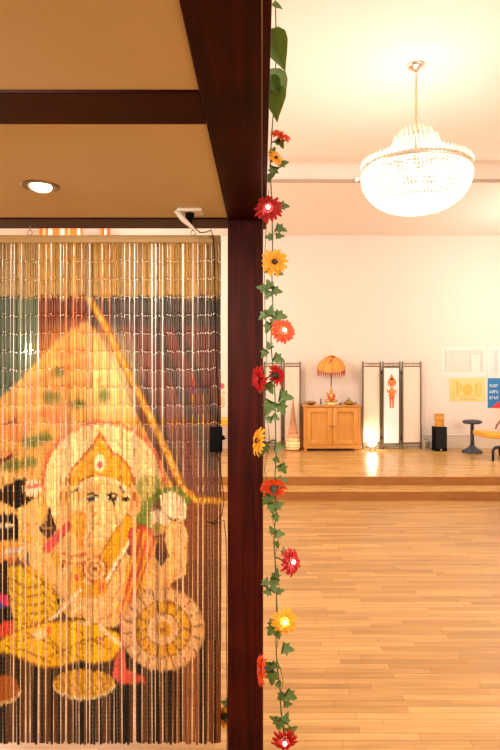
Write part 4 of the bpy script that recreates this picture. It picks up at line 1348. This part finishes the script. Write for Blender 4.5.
# small sparkling spotlight on the bulkhead edge
sp = pt(357, 179.5, ST2 - .06)
root = empty('bulkhead_spotlight', sp, 'tiny white spotlight on the stage bulkhead beside the chandelier', 'spotlight')
b = MB(); b.tube([(sp.x, ST2 + .0, sp.z), (sp.x, ST2 - .04, sp.z)], .014, 10); b.lathe([(.03, .03), (.03, -.02), (.022, -.028)], (sp.x, ST2 - .055, sp.z), 14); b.build('housing', WHITEP, root)
b = MB(); b.ball((sp.x, ST2 - .085, sp.z - .005), .018); b.build('bulb', mat('spot_glow', (1, .95, .9), .3, emit=((1, .9, .8), 10)), root)

# ------------------------------------------------------------------ what shows through the bead curtain
# orange and white striped cloth on the stage wall
def drape(px0, px1, py1, label, cols, d=10.9):
    xa, xb = stg(px0, d), stg(px1, d)
    n = 60; b = MB()
    vs, fs, ms_ = [], [], []
    for z in (zpy(py1, d), 4.517):
        for k in range(n + 1):
            vs.append((xa + (xb - xa) * k / n, d + .025 * math.sin(k * .8), z))
    for k in range(n): fs.append((k, k + 1, n + 2 + k, n + 1 + k))
    for i, f_ in enumerate(fs):
        b.f.append(f_); b.m.append(cols[int(i / n * len(cols))]); b.s.append(True)
    b.v = vs
    o = b.build('striped_drape', [mat('drape_orange', (.86, .22, .04), .8), mat('drape_white', (.82, .76, .68), .8), mat('drape_peach', (.88, .46, .20), .8)])
    tag(o, label, 'drape', 'striped orange drapes on the stage wall')
    return o


drape(39, 83, 400, 'wide orange and white striped drape behind the bead curtain', [0, 2, 0, 1, 0, 0, 2, 1, 0, 2, 0, 0, 1, 0])
drape(99, 110, 400, 'narrow plain orange drape behind the bead curtain', [2, 0, 1, 0])
# glowing wall lamp
dlw = 11.55
xg = stg(28, dlw); zg = zpy(349, dlw)
root = empty('wall_lamp', (xg, YW, zg), 'bright round wall lamp shining through the bead curtain', 'wall lamp')
b = MB(); b.lathe([(.06, 0), (.06, .02)], (0, 0, 0), 18, M=Matrix.Translation((xg, YW, zg)) @ Matrix.Rotation(PI / 2, 4, 'X')); b.tube([(xg, YW, zg), (xg, dlw + .02, zg)], .015, 8); b.build('wall_plate', CHROME, root)
b = MB(); b.ball((xg, dlw, zg), .10, n=18, m=12, sq=(1, 1, 1.25)); b.build('lamp_globe', mat('wall_lamp_glow', (1, 1, .95), .4, emit=((1, .97, .88), 30)), root)
# yellow covered bench on the stage
dm = 10.6
xa, xb = stg(112, dm), stg(247, dm); zt2, zt1 = zpy(419.5, dm), zpy(426, dm)
root = empty('massage_table', ((xa + xb) / 2, dm + .3, ZF), 'long yellow covered table on the stage behind the bead curtain', 'table')
b = MB(); b.bevel_box(xa, xb, dm, dm + .65, zt1, zt2, .02, seg=3); b.build('table_top', YEL, root)
for lx in (xa + .15, xb - .15):
    for ly in (dm + .08, dm + .57):
        b = MB(); b.tube([(lx, ly, ZF), (lx, ly, zt1 + .01)], .022, 8); b.build('leg', mat('beech_leg', (.45, .25, .10), .5), root)
# colourful textile and pale poster on the wall
d5 = YW
root = empty('banded_textile', (xw_(198), YW - .01, zw(414)), 'wall textile banded red, purple and yellow behind the curtain edge', 'textile')
b = MB()
for i, (a, c) in enumerate(((372, 379), (379, 386), (386, 394), (394, 402), (402, 414))):
    b.box(xw_(184), xw_(212.5), YW - .010, YW - .002, zw(c), zw(a), i)
b.build('textile_cloth', [mat('tx_pink', (.55, .30, .22), .8), mat('tx_red', (.62, .05, .04), .8), mat('tx_purple', (.07, .03, .16), .8), mat('tx_yellow', (.75, .42, .04), .8), mat('tx_olive', (.30, .24, .15), .8)], root)
b = MB(); b.tube([(xw_(183), YW - .012, zw(372)), (xw_(213.5), YW - .012, zw(372))], .012, 8); b.build('hanging_rod', BRONZE, root)
root = sheet(215.5, 233, 378, 414, 'hanging_poster', mat('pale_cream_paper', (.84, .74, .60), .6, vary=.03), 'pale poster with a pink blossom between curtain and post')
b = MB(); ep = [(xw_(x), YW - .0095, zw(y)) for x, y in ellpts(222, 386, 2.6, 3.0, 14)]
b.add(ep + [(p[0], YW - .0055, p[2]) for p in ep], [tuple(range(14))] + [(i, (i + 1) % 14, 14 + (i + 1) % 14, 14 + i) for i in range(14)]); b.build('pink_blossom', mat('pink_print', (.75, .10, .25), .6), root)
b = MB()
for q in (ellpts(222, 402, 3.4, 6, 14), ellpts(223.5, 393, 2.2, 2.2, 12)):
    ep = [(xw_(x), YW - .0095, zw(y)) for x, y in q]; n = len(ep)
    b.add(ep + [(p[0], YW - .0055, p[2]) for p in ep], [tuple(range(n))] + [(i, (i + 1) % n, n + (i + 1) % n, n + i) for i in range(n)])
b.build('peach_motif', mat('peach_print', (.86, .52, .30), .6), root)

# ------------------------------------------------------------------ light
def point(name, loc, power, col, radius):
    l = bpy.data.lights.new(name, 'POINT'); l.energy = power; l.color = col; l.shadow_soft_size = radius
    o = bpy.data.objects.new(name, l); o.location = loc; COL.objects.link(o); return o


def spot(name, loc, power, col, radius, angle, target):
    l = bpy.data.lights.new(name, 'SPOT'); l.energy = power; l.color = col; l.shadow_soft_size = radius
    l.spot_size = math.radians(angle); l.spot_blend = .6
    o = bpy.data.objects.new(name, l); o.location = loc; COL.objects.link(o)
    o.rotation_euler = (Vector(target) - Vector(loc)).to_track_quat('-Z', 'Y').to_euler()
    return o


WARM = (1.0, .865, .79)
point('chandelier_light', (CX, CY, 3.50), 84, WARM, .22)
# unseen fill lights added to brighten the hall and the stage
point('hall_fill_light', (3.4, .6, 3.0), 425, WARM, .35)
point('hall_fill_light', (-3.2, 5.8, 3.0), 470, WARM, .35)
point('stage_fill_light', (-2.6, 9.7, 3.3), 112, WARM, .3)  # added fill without a fixture, raises the stage brightness
point('stage_fill_light', (4.9, 9.4, 3.0), 112, WARM, .3)
spot('downlight_and_fill_spot', (cx, DL, ZL - .03), 16, (1, .80, .55), .04, 110, (cx + .1, DL + .1, 0))  # light of the recessed loft downlight
spot('downlight_and_fill_spot', (-1.0, .35, ZL - .03), 96, (1, .87, .70), .05, 95, (-.75, 2.38, 1.2))  # unseen fill spot added to brighten the curtain front
spot('downlight_and_fill_spot', (-.45, .30, ZL - .03), 128, (1, .87, .70), .05, 90, (-.62, 2.38, .55))  # second added fill spot, aimed at the lower curtain
point('globe_lamp_light', (xl3, DL3 - .12, ZF + .22), 1.6, (1, .75, .5), .08)

w = bpy.data.worlds.new('world'); SC.world = w; w.use_nodes = True
w.node_tree.nodes['Background'].inputs['Color'].default_value = (1, .85, .68, 1)
w.node_tree.nodes['Background'].inputs['Strength'].default_value = 0.05

# ------------------------------------------------------------------ camera
cam = bpy.data.cameras.new('camera'); co = bpy.data.objects.new('camera', cam); COL.objects.link(co)
co.location = (0, 0, EYE); co.rotation_euler = (PI / 2, 0, 0)
cam.sensor_fit = 'AUTO'; cam.sensor_width = 36; cam.lens = F / 750 * 36
cam.shift_x = -12 / 750
cam.clip_start = .05; cam.clip_end = 60
SC.camera = co
vs_ = SC.view_settings
vs_.view_transform = 'Standard'; vs_.look = 'None'; vs_.gamma = 1; vs_.use_curve_mapping = False
vs_.exposure = 0.0
SC.cycles.max_bounces = 8
SC.cycles.diffuse_bounces = 5
SC.cycles.transparent_max_bounces = 24
SC.cycles.sample_clamp_indirect = 6
SC.cycles.caustics_reflective = False
SC.cycles.caustics_refractive = False
